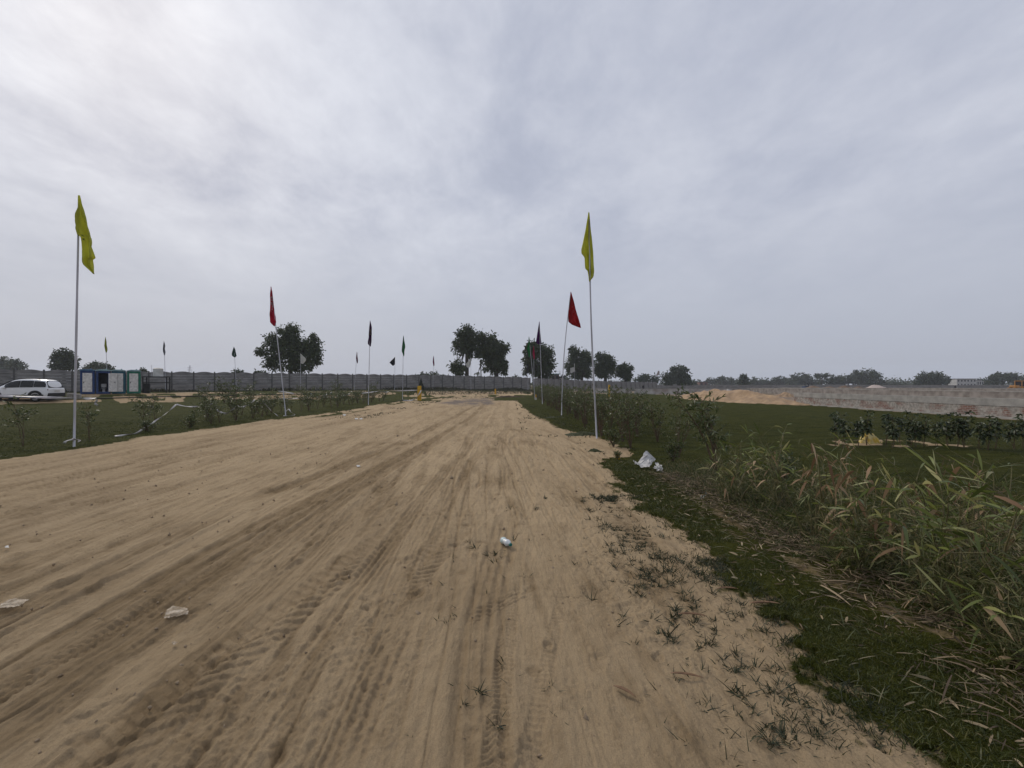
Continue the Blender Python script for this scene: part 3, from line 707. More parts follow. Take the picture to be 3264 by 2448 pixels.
heap('sand_heap', 'pale pinkish sand cone beyond the second plot wall', 'heap', P(2790, 1244, 118).x, 118, 4.2, 4.2, 1.9, M_pale, 8, peak=1, rough=.04)
heap('sand_heap', 'small white sand pile right of the pinkish cone', 'heap', P(2850, 1244, 112).x, 112, 2.6, 2.6, .9, M_pale, 9, peak=1, rough=.04)
for i, (px, w, hh) in enumerate(((2592, 3.6, 1.7), (2642, 3.8, 1.6), (2694, 4.0, 1.7), (2738, 3.4, 1.35))):
    heap('earth_heap', ['brown earth cone beside the blue tractor', 'second brown earth cone from the blue tractor', 'third brown earth cone, under the twin tree', 'lowest brown earth cone beside the pinkish sand cone'][i], 'heap', P(px, 1244, 125).x, 125, w, w, hh, M_earth, 11 + i, peak=1, rough=.06, group='brown earth cones behind the plots')
heap('earth_heap', 'dark earth mound behind the long sand heap', 'heap', P(2320, 1244, 78).x, 78, 3.2, 2.5, .8, M_earth, 21)
heap('earth_heap', 'brown rubble pile near the corner of the brick lawn wall', 'heap', P(2500, 1252, 58).x, 58, 1.6, 1.6, .75, M_heap, 22, rough=.3)
heap('earth_heap', 'low brown dirt pile right of the rubble pile', 'heap', P(2556, 1254, 54).x, 54, 1.5, 1.2, .45, M_earth, 23)
heap('white_sack', 'white sheeting spread on the dark earth mound', 'sheet', P(2312, 1240, 76).x, 75.2, 1.7, .8, .95, pm('sheet', (.55, .52, .48), (.4, .37, .34), 3, .6), 24, peak=1)
heap('soil_strip', 'dark turned soil strip across the end of the road', 'soil', -.2, 55.5, 3.1, .8, .26, pm('dark_soil', (.085, .058, .036), (.045, .032, .022), 2, .95), 25, rough=.5, rz=.05)
for i, (x, y, rx, ry) in enumerate(((2.1, 22.3, .75, .5), (2.35, 14.9, .95, .5), (1.95, 11.0, .45, .3))):
    heap('turf_mound', ['small turf mound beside the red flag pole', 'turf mound on sand just left of the nearer yellow flag base', 'flat turf patch on the sand near the white sack'][i], 'turf', x, y, rx, ry, .11, pm('mound_turf', (.045, .05, .016), (.022, .027, .009), 20, .9, bump=.03, bscale=30), 31 + i, rough=.3)

# ------------------------------------------------------------------ trees
def M_tree(name, c): return leafm(name, [tuple(v * .55 for v in c), c, tuple(v * 1.5 for v in c)], .6, .15, .25)
M_crownA = M_tree('crown_leaf', (.050, .068, .028)); M_crownB = M_tree('crown_leaf_far', (.044, .060, .030))
def tree(label, Y, lobes, base_px, base_py, n, leaf, seed, mat=None, trunk_w=.3, trunks=None, group=None, name='tree', dep=.8, clumpr=.20, sparse=1.0):
    """lobes: ellipses (px, py, rx, ry) of the crown in photograph pixels at distance Y"""
    R = rs(seed); k = Y / FPX; bx = P(base_px, 0, Y).x; base = Vector((bx, Y, gz(bx, Y)))
    root = empty(name, base, label, 'tree', group)
    parts = []; tot = sum(l[2] * l[3] for l in lobes); tips = []
    for (px, py, rx, ry) in lobes:
        c = np.array(P(px, py, Y)); rxx, rzz = rx * k, ry * k; ryy = rxx * dep
        m = int(n * rx * ry / tot); nc = max(5, int(m / 40)); rxx *= .93; rzz *= .93
        u = R.normal(size=(nc, 3)); u /= np.linalg.norm(u, axis=1, keepdims=True); rad = R.uniform(.25, 1, nc) ** .55
        rad *= .78 + .42 * R.rand(nc)
        cc = c + u * rad[:, None] * np.array([rxx, ryy, rzz]); cr = clumpr * 1.1 * min(rxx, rzz) * R.uniform(.5, 1.5, nc) + leaf * .5
        keep = R.rand(nc) < sparse; cc = cc[keep]; cr = cr[keep]; nc = len(cc)
        idx = np.repeat(np.arange(nc), max(4, int(.72 * m) // max(nc, 1)))
        pp = R.normal(size=(len(idx), 3)) * .55; B = cc[idx] + pp * cr[idx][:, None]
        D = pp + (cc[idx] - c) * .12 / max(rxx, .1) + np.array([0, 0, -.15]) + R.normal(size=B.shape) * .4
        parts.append(blades(B - np.array(base), D, leaf * R.uniform(.7, 1.4, len(B)), leaf * .62, .2, 2, [.5, 1, .3], seed + len(parts)))
        for t in range(3 if rx > 12 else 2): tips.append((Vector(cc[R.randint(nc)]), (px, py)))
        tips.append((Vector(c), (px, py)))
    V, F = cat(parts); np_mesh('crown', V, [F], mat or M_crownA, root)
    b = MB(); trs = trunks or [(base_px, trunk_w)]
    for (tpx, tw) in trs:
        tx = P(tpx, 0, Y).x; tb = Vector((tx, Y, gz(tx, Y) - .2)) - base
        near_ = sorted(lobes, key=lambda l: abs(l[0] - tpx))[:max(1, len(lobes))]
        l0 = near_[0]; fork = Vector((tx + (P(l0[0], 0, Y).x - tx) * .3, Y, P(0, l0[1] + l0[3] * .8, Y).z)) - base
        if fork.z < tb.z + .8: fork.z = tb.z + .8
        b.tube([tb, (tb + fork) / 2 + Vector((R.uniform(-.1, .1), 0, 0)), fork], [tw * 1.25, tw, tw * .8], 8)
        for (t, lp) in tips:
            if trs and min(trs, key=lambda q: abs(q[0] - lp[0]))[0] != tpx: continue
            e = t - base; mid = (fork + e) / 2 + Vector((R.uniform(-.3, .3), R.uniform(-.3, .3), -abs(R.normal()) * .25)) * (e - fork).length * .3
            b.tube([fork, mid, e], [tw * .55, tw * .28, tw * .08], 5, cap=False)
    b.build('trunk', M_bark, root, smooth=True)
    return root
WT = 'dark trees behind the precast wall'
tree('broad bushy dark tree behind the wall, right of the red flag', 82, [(925, 1062, 40, 30), (868, 1098, 34, 30), (990, 1098, 32, 30), (930, 1110, 52, 42), (832, 1122, 24, 12), (1002, 1135, 26, 32), (880, 1150, 36, 26), (945, 1158, 50, 30)], 925, 1215, 17000, .34, 301, group=WT, trunk_w=.32, sparse=.80)
tree('tall open-crowned dark tree with a ball-shaped low limb at its left', 100, [(1487, 1062, 28, 24), (1472, 1098, 26, 32), (1520, 1090, 34, 34), (1560, 1092, 22, 30), (1462, 1172, 24, 24), (1528, 1122, 14, 16), (1494, 1128, 14, 18)], 1488, 1215, 12000, .40, 302, group=WT, trunks=[(1488, .40)], trunk_w=.4, sparse=.80)
tree('dense rounded dark tree touching the tall open-crowned one', 103, [(1585, 1120, 28, 32), (1600, 1108, 22, 16), (1578, 1160, 32, 32), (1604, 1170, 14, 26), (1556, 1130, 16, 24)], 1584, 1215, 9000, .40, 303, group=WT, trunk_w=.42, sparse=.78)
tree('thin sapling tree between the two largest dark trees', 99, [(1532, 1150, 6, 16), (1545, 1178, 9, 9), (1522, 1190, 5, 7)], 1533, 1215, 420, .33, 304, group=WT, trunk_w=.12, sparse=.8)
tree('oval dark tree behind the green, pink and purple flags', 106, [(1700, 1108, 26, 22), (1738, 1128, 28, 32), (1692, 1140, 26, 30), (1740, 1172, 26, 36), (1708, 1180, 20, 20), (1680, 1178, 10, 18)], 1722, 1222, 11000, .42, 305, group=WT, trunk_w=.4, sparse=.78)
tree('two-headed dark tree left of the tall yellow flag pole', 138, [(1830, 1128, 18, 24), (1866, 1144, 26, 28), (1822, 1166, 20, 26), (1862, 1182, 24, 22), (1838, 1196, 18, 14)], 1852, 1222, 9000, .5, 306, group=WT, trunk_w=.45, sparse=.78)
tree('dense squat dark tree right of the tall yellow flag pole', 141, [(1930, 1148, 22, 22), (1908, 1134, 8, 12), (1942, 1170, 20, 32), (1914, 1180, 18, 30)], 1930, 1222, 7600, .5, 307, group=WT, trunk_w=.45, sparse=.78)
tree('small round dark tree at the right end of the dark row', 143, [(1998, 1176, 18, 16), (1976, 1182, 14, 16), (2000, 1196, 16, 14)], 1992, 1222, 4200, .5, 308, group=WT, trunk_w=.4, sparse=.78)
FT = 'hazy distant trees'
far = [
 ('hazy dark tree mass at the left edge', 190, [(8, 1165, 22, 22), (0, 1180, 26, 20)], 5, 2600, .9, .4),
 ('hazy spreading tree second from the left edge', 185, [(52, 1158, 24, 9), (60, 1168, 20, 10), (38, 1172, 16, 12)], 50, 1300, .8, .3),
 ('open-branched tree rising just left of the tall left flag pole', 105, [(205, 1128, 26, 13), (180, 1142, 18, 14), (232, 1150, 18, 14), (206, 1155, 20, 20), (170, 1168, 16, 10), (215, 1172, 26, 10)], 205, 3800, .42, .3),
 ('wide low tree above the blue toilets', 135, [(312, 1168, 38, 13), (280, 1176, 20, 8), (342, 1176, 20, 8)], 315, 2800, .55, .3),
 ('tiny bush top over the wall left of the water tank', 120, [(452, 1182, 12, 6)], 452, 260, .5, .2),
 ('small round bush top above the wall behind a green flag', 110, [(760, 1190, 14, 10)], 760, 500, .5, .2),
 ('small bush top above the wall left of the broad bushy tree', 110, [(820, 1190, 13, 9), (842, 1194, 12, 5)], 820, 460, .5, .2),
 ('low hazy bush row above the wall left of the maroon flag', 160, [(1330, 1200, 12, 5), (1352, 1196, 10, 7)], 1345, 500, .6, .2),
 ('hazy domed bush over the wall below the small maroon flag', 150, [(1380, 1198, 20, 9), (1415, 1203, 20, 5)], 1385, 900, .6, .2),
 ('pale hazy treetop right of the dense rounded tree', 230, [(1640, 1207, 14, 7), (1660, 1210, 12, 5)], 1642, 380, .9, .3),
 ('hazy dome tree between the red flag pole and purple flag tree', 230, [(1800, 1212, 22, 14)], 1800, 900, .9, .3),
 ('flat-topped hazy tree like a thatched mound right of the dark row', 210, [(2058, 1206, 28, 11), (2082, 1208, 12, 12), (2040, 1212, 16, 8)], 2056, 1500, .8, .3),
 ('large round-headed hazy tree standing alone before the brown plots', 190, [(2170, 1190, 24, 24), (2136, 1204, 22, 20), (2176, 1210, 24, 16), (2150, 1180, 12, 9)], 2160, 4600, .75, .4),
 ('small hazy tree right of the large round-headed one', 260, [(2208, 1222, 14, 8)], 2208, 380, .9, .3),
 ('pale hazy tree mound behind the long sand heap', 380, [(2268, 1217, 16, 9), (2300, 1210, 18, 8), (2325, 1216, 24, 10)], 2295, 1500, 1.4, .5),
 ('darker upright tree standing before the hazy tree line', 215, [(2369, 1206, 12, 9), (2366, 1220, 18, 12), (2370, 1198, 7, 5)], 2368, 1600, .7, .3),
 ('low hazy trees right of the darker upright tree', 360, [(2404, 1216, 18, 12), (2440, 1219, 26, 9), (2484, 1214, 24, 11), (2505, 1218, 18, 10)], 2450, 2600, 1.3, .5),
 ('tall hump-backed hazy tree behind the blue tractor', 340, [(2545, 1206, 28, 14), (2568, 1208, 20, 16), (2530, 1216, 24, 12), (2600, 1218, 26, 11)], 2555, 3200, 1.2, .5),
 ('umbrella-shaped thin tree above the earth cones', 300, [(2622, 1194, 21, 5), (2612, 1200, 14, 5), (2634, 1200, 12, 5)], 2620, 700, .9, .35),
 ('dark hazy thicket left of the pinkish sand cone', 300, [(2668, 1212, 30, 13), (2704, 1210, 30, 13), (2640, 1218, 24, 10), (2740, 1212, 26, 15)], 2690, 4200, 1.0, .5),
 ('twin-topped tall hazy tree above the pinkish sand cone', 290, [(2732, 1196, 16, 12), (2768, 1194, 26, 14), (2795, 1200, 16, 12), (2765, 1212, 38, 16), (2800, 1222, 24, 10)], 2765, 3800, 1.0, .45),
 ('small hazy bush right of the pinkish sand cone', 300, [(2856, 1225, 16, 9), (2832, 1229, 18, 6), (2880, 1228, 14, 6)], 2855, 900, .9, .3),
 ('domed dark tree with two clear trunks above the dark stacks', 230, [(2965, 1202, 34, 16), (2950, 1214, 26, 14), (2990, 1214, 28, 12), (3012, 1210, 12, 7), (2935, 1224, 18, 8)], 2965, 4600, .85, .4),
 ('hazy bushes right of the domed dark tree', 330, [(3028, 1224, 16, 8)], 3028, 420, 1.1, .3),
 ('hazy trees right of the white building', 330, [(3130, 1219, 18, 9), (3150, 1222, 20, 8)], 3135, 1200, 1.1, .4),
 ('wide flat-crowned hazy tree near the right edge', 240, [(3200, 1198, 38, 9), (3188, 1208, 34, 10), (3170, 1216, 22, 12), (3222, 1204, 22, 10)], 3195, 3200, .85, .45),
 ('hazy bushes at the extreme right edge', 260, [(3256, 1212, 18, 16), (3290, 1214, 24, 16)], 3262, 1200, 1.0, .4),
]
for i, (lb, Y, lobes, bp, n, lf, tw) in enumerate(far):
    tree(lb, Y, lobes, bp, 0, n, lf, 400 + i, mat=M_crownB, trunk_w=tw, group=FT, sparse=.92, clumpr=.26)
# far wooded horizon, one mass
def treeline():
    R = rs(500); parts = []
    for i in range(330):
        a = R.uniform(-56, 56); Yd = R.uniform(430, 620); x = math.tan(math.radians(a)) * Yd
        if abs(x) > 900: continue
        hh = R.uniform(1.5, 4.5) * (1.5 if (x > 100) else 1); w = R.uniform(5, 14); n = 60
        u = R.normal(size=(n, 3)); B = u * np.array([w * .5, w * .3, hh * .35]) + np.array([x, Yd, hh * .55 - .4])
        parts.append(blades(B, R.normal(size=(n, 3)), 2.0, 1.5, .1, 2, [.5, 1, .3], i))
    V, F = cat(parts); o = np_mesh('forest', V, [F], M_crownB); tag(o, 'low hazy line of woods along the whole horizon', 'woods', kind='stuff')
treeline()

# ------------------------------------------------------------------ flags
M_cloth = {}
def cloth(col):
    if col not in M_cloth:
        M_cloth[col] = pm('cloth', col, tuple(v * .78 for v in col), 3.5, .75, bump=.012, bscale=6, spec=.2)
        nt = M_cloth[col].node_tree; b = nt.nodes['Principled BSDF']; t = nt.nodes.new('ShaderNodeBsdfTranslucent'); t.inputs[0].default_value = (*col, 1)
        mx = nt.nodes.new('ShaderNodeMixShader'); mx.inputs[0].default_value = .5; nt.links.new(b.outputs[0], mx.inputs[1]); nt.links.new(t.outputs[0], mx.inputs[2]); nt.links.new(mx.outputs[0], nt.nodes['Material Output'].inputs[0])
    return M_cloth[col]
YEL = (.62, .63, .10); RED = (.36, .022, .035); PINK = (.42, .03, .09); MAR = (.17, .02, .065); PUR = (.10, .022, .14); GRN = (.035, .20, .07); DGR = (.02, .075, .05); BLK = (.012, .012, .022); WHT = (.62, .62, .60); YG = (.40, .42, .06)
def flag_mesh(rows, seed, depth=.10, nc=16, nrow=44):
    rows = sorted(rows); vs_ = np.array([r[0] for r in rows]); xl = np.array([r[1] for r in rows]); xr = np.array([r[2] for r in rows])
    R = rs(seed); ph = R.uniform(0, 6, 3); P2 = []
    for i in range(nrow + 1):
        v = vs_[-1] * i / nrow; a = np.interp(v, vs_, xl); b = np.interp(v, vs_, xr); row = []
        for j in range(nc + 1):
            t = j / nc; w = b - a
            y = depth * min(1, v * 2.5 + .1) * (math.sin(t * 7 + ph[0] + v * 1.5) * .6 + math.sin(t * 17 - v * 5 + ph[1]) * .28 + abs(math.sin(t * 9 + v * 3 + ph[2])) * .35 + math.sin(v * 6 + t * 3 + ph[2]) * .3) * (1 if j else .1) * min(1, w * 4 + .2)
            row.append((a + w * t, y - .03, -v))
        P2.append(row)
    return P2
def flag_pole(label, bpx, Y, tpx, tpy, rows, col, seed, r=.024, scale=1.0, group='flag poles', letters=None, lcol=None, bow=0.0, zb=None):
    bx = P(bpx, 0, Y).x; base = G(bx, Y); top = P(tpx, tpy, Y) - base
    root = empty('flag_pole', base, label, 'flag', group)
    b = MB(); t2 = top * .97; n = 8; pts = [Vector((0, 0, -.15))] + [t2 * (i / n) + Vector((bow * math.sin(math.pi * i / n), 0, 0)) for i in range(1, n + 1)]
    b.tube(pts, [r] * 5 + [r * .85] * 4, 8); b.build('pole', M_pole, root, smooth=True)
    rows = [(v * scale, a * scale, c * scale) for v, a, c in rows]
    P2 = flag_mesh(rows, seed); f = MB(); f.grid(P2); fo = f.build('flag', cloth(col), root, smooth=True, loc=top, solid=.004)
    if letters:
        lm = cloth(lcol or WHT); g = MB()
        for (v, t, wv, wt) in letters:     # little printed strokes (down, across, height, width) in fractions
            i0 = int(v * (len(P2) - 1)); i1 = min(len(P2) - 1, max(i0 + 1, int((v + wv) * (len(P2) - 1)))); nc = len(P2[0]) - 1
            def pt(i, tt):
                j = min(nc - 1, int(tt * nc)); q = tt * nc - j; a = Vector(P2[i][j]); c = Vector(P2[i][j + 1]); return a.lerp(c, q) + Vector((0, -.012, 0))
            g.grid([[pt(i, t), pt(i, t + wt * .5), pt(i, t + wt)] for i in range(i0, i1 + 1)])
        g.build('lettering', lm, fo)['kind'] = 'stuff'
    return root
A = 686.0
rowsYL = [(0, 0, .05), (.49, -.02, .175), (.84, -.036, .265), (1.01, -.007, .32), (1.05, .075, .33), (1.17, .095, .36), (1.40, .11, .405), (1.59, .13, .437), (1.64, .134, .357), (1.76, .153, .37), (1.86, .25, .385), (2.0, .39, .41)]
c = 297.0
rowsYR = [(0, -.02, .01), (.505, -.10, .055), (.943, -.19, .088), (1.11, -.232, .104), (1.23, -.226, .12), (1.35, -.135, .128), (1.68, -.118, .15), (1.75, -.04, .155), (1.92, -.013, .135), (2.07, 0, .01)]
rowsPk = [(0, -.015, .015), (.57, -.038, .10), (1.14, -.05, .185), (1.17, -.05, .135), (1.46, -.05, .19), (1.74, -.05, .225), (1.84, .03, .215), (1.95, .155, .17)]
rowsRd = [(0, -.01, .02), (.57, -.07, .19), (.99, -.12, .31), (1.4, -.13, .42), (1.52, -.12, .45), (1.67, .05, .50), (1.83, .47, .53)]
rowsPR = [(0, -.01, .02), (.8, -.14, .07), (1.45, -.24, .14), (1.65, -.27, .15), (1.8, -.1, .15)]
rowsPL = [(0, -.01, .02), (.45, -.06, .10), (1.0, -.11, .15), (1.25, -.11, .13), (1.75, -.17, .09), (1.95, 0, .07)]
rowsG = [(0, -.01, .02), (.6, -.08, .11), (1.2, -.15, .17), (1.6, -.18, .11), (2.0, -.03, .09), (2.15, .02, .05)]
rowsGR = [(0, -.01, .02), (.7, -.09, .12), (1.3, -.24, .12), (1.55, -.12, .12), (2.0, -.05, .12), (2.1, .04, .08)]
rowsS = [(0, -.01, .02), (.6, -.10, .10), (1.0, -.14, .13), (1.4, -.07, .16), (1.75, .02, .12)]
rowsT = [(0, -.01, .02), (.7, -.25, .22), (1.2, -.38, .40), (1.5, -.30, .45), (1.75, .1, .2)]
rowsW = [(0, -.01, .03), (.55, 0, .62), (.8, 0, .78), (1.0, 0, .7), (1.35, .05, .45), (1.45, .2, .38)]
rowsWL = [(-0.0, -.03, .01), (.4, -.25, .0), (.9, -.7, 0), (1.1, -.9, 0), (1.5, -.75, -.15), (1.75, -.45, -.3)]
rowsK = [(0, -.02, .02), (.5, -.5, 0), (1.0, -1.0, 0), (1.3, -.7, 0), (1.5, -.5, -.2), (1.6, -.42, -.36)]
L8 = [(.25 + .075 * k, .25 + .05 * (k % 2), .055, .45) for k in range(6)]
flag_pole('tall pole with limp yellow flag on the lawn edge at far left', 236, 11.75, 252, 624, rowsYL, YEL, 1, letters=[(.50, .25, .03, .10), (.52, .5, .03, .12), (.55, .12, .03, .1)], lcol=(.16, .2, .04), r=.026, group=None)
flag_pole('tall pole with limp yellow flag among the right roadside shrubs', 1903, 13.8, 1877, 678, rowsYR, YEL, 2, r=.026, bow=-.05, group=None)
flag_pole('leaning pole with narrow crimson flag and white lettering', 912, 22.6, 865, 914, rowsPk, (.52, .03, .075), 3, letters=L8, lcol=WHT, group=None)
flag_pole('pole with wide red flag blown to the right, behind the right yellow one', 1790, 23.6, 1819, 931, rowsRd, (.42, .02, .025), 4, letters=[(.5, .55, .03, .12), (.56, .5, .02, .16), (.42, .45, .02, .1)], lcol=(.6, .2, .2), bow=-.1, group=None)
flag_pole('slim pole with limp dark purple flag bearing a gold mark, left roadside', 1174, 34.8, 1180, 1022, rowsPL, (.085, .02, .10), 5, letters=[(.35, .4, .12, .3), (.5, .3, .06, .45)], lcol=(.3, .28, .1), group=None)
flag_pole('pole with long green flag left of the yellow post', 1283, 48, 1286, 1070, rowsG, GRN, 6, letters=[(.45, .3, .08, .3)], lcol=(.2, .4, .2), group=None)
flag_pole('pole with bright purple flag over the oval tree, right roadside', 1729, 36.2, 1719, 1025, rowsPR, PUR, 7, letters=[(.3, .3, .08, .35), (.4, .25, .05, .3)], lcol=(.4, .3, .35), group=None)
flag_pole('pole with bright green flag before the oval tree', 1706, 47, 1686, 1073, rowsGR, (.03, .26, .07), 8, group=None)
flag_pole('far pole with small pink flag between the green and purple flags', 1703, 60, 1701, 1103, rowsS, (.5, .04, .12), 9, group=None)
flag_pole('distant pole with yellow-green flag above the blue toilets', 343, 52, 337, 1074, rowsS, YG, 10, group=None)
flag_pole('distant pole with navy flag behind the water tank', 528, 57, 523, 1087, rowsS, (.03, .03, .06), 11, group=None)
flag_pole('distant pole with small dark green flag left of the broad bushy tree', 754, 60, 746, 1105, rowsT, DGR, 12, scale=.8, group=None)
flag_pole('pole with white flag against the broad bushy tree', 958, 62, 958, 1127, rowsW, WHT, 13, scale=.95, group=None)
flag_pole('thin pole with small maroon flag left of the purple one', 1129, 66, 1138, 1121, rowsS, MAR, 14, scale=.95, group=None)
flag_pole('pole with black flag flying left, between purple and green flags', 1258, 71, 1259, 1138, rowsK, BLK, 15, scale=.85, group=None)
flag_pole('thin pole with maroon flag between the green flag and the tall tree', 1380, 78, 1382, 1134, rowsS, (.25, .03, .12), 16, group=None)
flag_pole('pole with white flag drooping left before the tall open tree', 1501, 78, 1501, 1140, rowsWL, WHT, 17, scale=1.0, group=None)
flag_pole('pole with white flag before the two-headed dark tree', 1831, 100, 1832, 1159, [(.75, -.15, 0), (.95, -.95, 0), (1.7, -1.0, 0), (1.85, -.95, -.3), (2.05, -.92, -.8)], WHT, 18, group=None)
flag_pole('thin pole with narrow black flag at the left side of the oval tree', 1683, 84, 1682, 1160, [(.3, -.1, .1), (1.4, -.12, .12), (1.7, -.1, .1)], BLK, 19, group=None)
flag_pole('thin pole with black flag just left of the tall yellow flag pole', 1889, 104, 1889, 1128, [(.2, -.1, .05), (1.2, -.2, .12), (2.8, -.15, .12), (3.1, -.1, .05)], BLK, 20, group=None)
flag_pole('bare thin pole between the last two dark trees', 1964, 118, 1963, 1168, [(0, -.03, .02), (.4, -.06, .05)], BLK, 21, group=None)
flag_pole('faint distant pole with pale flag left of the large round-headed tree', 2103, 150, 2102, 1182, [(.2, -.5, 0), (1.0, -.9, 0), (1.5, -1.1, -.5), (1.7, -1.1, -.9)], (.45, .4, .4), 22, group=None)

# ------------------------------------------------------------------ roadside shrubs
def shrub_proto(seed, h=1.5, spread=.45, nst=6, twigs=7, lpt=13, llen=.085, lw=.026, lean=(0, 0), bare=.35, mat=None, drop=.15, up=.5, twl=1.0, sr=1.0):
    R = rs(seed); b = MB(); Bs = []; Ds = []; Ls = []
    for s in range(nst):
        a = R.uniform(0, 6.28); sp = spread * R.uniform(.3, 1); hh = h * R.uniform(.65, 1.0); pts = []
        for i in range(6):
            t = i / 5; pts.append(Vector((math.cos(a) * sp * t ** 1.3 + lean[0] * t * t + R.normal() * .015, math.sin(a) * sp * t ** 1.3 + lean[1] * t * t + R.normal() * .015, hh * t - .05)))
        b.tube(pts, [v * sr for v in (.011, .010, .009, .007, .005, .003)], 5, cap=False)
        for k in range(twigs):
            t = bare + (1 - bare) * R.rand() ** .8; j = min(4, int(t * 5)); p = pts[j].lerp(pts[j + 1], t * 5 - j)
            ta = R.uniform(0, 6.28); tl = R.uniform(.10, .28) * (1.25 - t * .5) * twl; e = p + Vector((math.cos(ta) * tl, math.sin(ta) * tl, tl * R.uniform(.2, .9)))
            b.tube([p, e], [.004, .002], 4, cap=False)
            for q in range(lpt):
                u = R.uniform(.25, 1.05); Bs.append(p.lerp(e, u)); dd = (e - p).normalized() * up + Vector(R.normal(size=3)) * .65; dd.z += .15; Ds.append(dd); Ls.append(llen * R.uniform(.6, 1.25))
    V, F = blades(np.array(Bs), np.array(Ds), np.array(Ls), lw, drop, 2, [.35, 1, .05], seed)
    return b, V, F, mat or M_shrubleaf
PROTO = {}
def place_shrub(kind, x, y, label, scale=1.0, rz=0.0, group=None, cat_='shrub', name='roadside_shrub'):
    if kind not in PROTO:
        b, V, F, mt = shrub_proto(**KINDS_[kind]); r = empty(name, (0, 0, 0), label, cat_, group)
        b.build('stem', M_stem, r, smooth=True); np_mesh('foliage', V, [F], mt, r); PROTO[kind] = r
    else: r = copy_tree(PROTO[kind])
    r.location = G(x, y); r.rotation_euler = (0, 0, rz); r.scale = (scale,) * 3; r["label"] = label; r["category"] = cat_
    if group: r["group"] = group
    elif "group" in r: del r["group"]
    return r
KINDS_ = {
 'big': dict(seed=601, h=1.66, spread=.5, nst=8, twigs=9, lpt=13, llen=.10, lw=.025, lean=(-.36, 0), bare=.36, twl=1.35),
 'a': dict(seed=602, h=1.5, spread=.5, nst=8, twigs=8, lpt=10, bare=.28, lw=.025, twl=1.5),
 'b': dict(seed=603, h=1.35, spread=.5, nst=8, twigs=8, lpt=11, bare=.22, lw=.025, twl=1.5),
 'c': dict(seed=604, h=1.6, spread=.42, nst=7, twigs=8, lpt=10, bare=.30, lw=.025, twl=1.5),
 'low': dict(seed=605, h=.55, spread=.32, nst=8, twigs=7, lpt=12, bare=.1, llen=.07),
 'l1': dict(seed=606, h=1.35, spread=.22, nst=4, twigs=7, lpt=8, llen=.085, lw=.032, bare=.60, twl=1.4, sr=.7),
 'l2': dict(seed=607, h=1.45, spread=.4, nst=6, twigs=7, lpt=8, llen=.085, lw=.03, bare=.42, twl=1.5, sr=.7),
 'l3': dict(seed=608, h=1.5, spread=.55, nst=9, twigs=9, lpt=10, llen=.085, lw=.032, bare=.22, twl=1.4, sr=.8),
 'sap': dict(seed=609, h=1.0, spread=.07, nst=2, twigs=11, lpt=8, llen=.10, lw=.045, bare=.45, twl=.55, sr=.6, mat=M_shrubleaf_dk, drop=.5),
 'sap2': dict(seed=610, h=.95, spread=.12, nst=3, twigs=9, lpt=8, llen=.10, lw=.045, bare=.42, twl=.65, sr=.6, mat=M_shrubleaf_dk, drop=.5),
}
R = rs(620)
place_shrub('big', 3.62, 8.2, 'tall leafy shrub leaning left, nearest the bamboo clumps', 1.0)
place_shrub('a', 3.0, 11.7, 'loose-topped shrub with bare reddish stems right of the yellow flag pole', .92, 1.0)
place_shrub('low', 2.62, 11.9, 'low leafy shrub at the foot of the right yellow flag pole', .8, .5)
place_shrub('low', 3.35, 9.6, 'knee-high shrub between the leaning shrub and the white sack', .8, 2.5)
place_shrub('low', 4.35, 7.4, 'low spreading shrub right of the leaning leafy shrub', .85, 4.1)
place_shrub('c', 3.7, 10.2, 'bare-legged shrub just behind the leaning leafy shrub', .75, 2.2)
n_ = 0
y = 13.0
while y < 60:
    for rw in range(2):
        x = 2.95 + R.uniform(-.25, .25) + rw * R.uniform(.6, 1.2) + (y > 25) * -.1
        k = ['a', 'b', 'c'][R.randint(3)]
        n_ += 1; side_ = ['roadside', 'lawn-side'][rw]
        if n_ <= 12: lb, gr = '%s shrub of the right row, %s beyond the yellow flag pole' % (side_, ['first', 'second', 'third', 'fourth', 'fifth', 'sixth'][(n_ - 1) // 2]), None
        else:
            lb = '%s leafy shrub of the dense right row, %s' % (side_, 'before the red flag pole' if y < 23.6 else 'between the red and the purple flag poles' if y < 36 else 'between the purple and bright green flag poles' if y < 47 else 'beyond the bright green flag pole'); gr = 'dense shrub row on the right road edge'
        place_shrub(k, x, y + R.uniform(-.3, .3), lb, R.uniform(.85, 1.08), R.uniform(0, 6.28), gr)
    y += .85 + .012 * y
LS = [(-12.6, 11.9, 'l1', 1.0, 'thin sapling with a leafy head at the extreme left edge'), (-11.9, 13.0, 'l1', .85, 'thin sapling just left of the tall left flag pole'),
      (-13.3, 17.2, 'l1', .85, 'slight sapling right of the tall left flag pole'), (-12.75, 16.0, 'l2', 1.0, 'leafy sapling where the near tape end hangs from'), (-12.0, 15.2, 'low', .8, 'low leafy sprig left of the leafy sapling with the tape'),
      (-11.6, 16.6, 'low', .9, 'low leafy sprig right of the leafy sapling with the tape')]
for (x, y, k, sc_, lb) in LS: place_shrub(k, x, y, lb, sc_, R.uniform(0, 6))
ORD = 'first second third fourth fifth sixth seventh eighth ninth tenth eleventh twelfth thirteenth fourteenth fifteenth sixteenth seventeenth eighteenth nineteenth'.split(); m_ = 0
y = 17.0
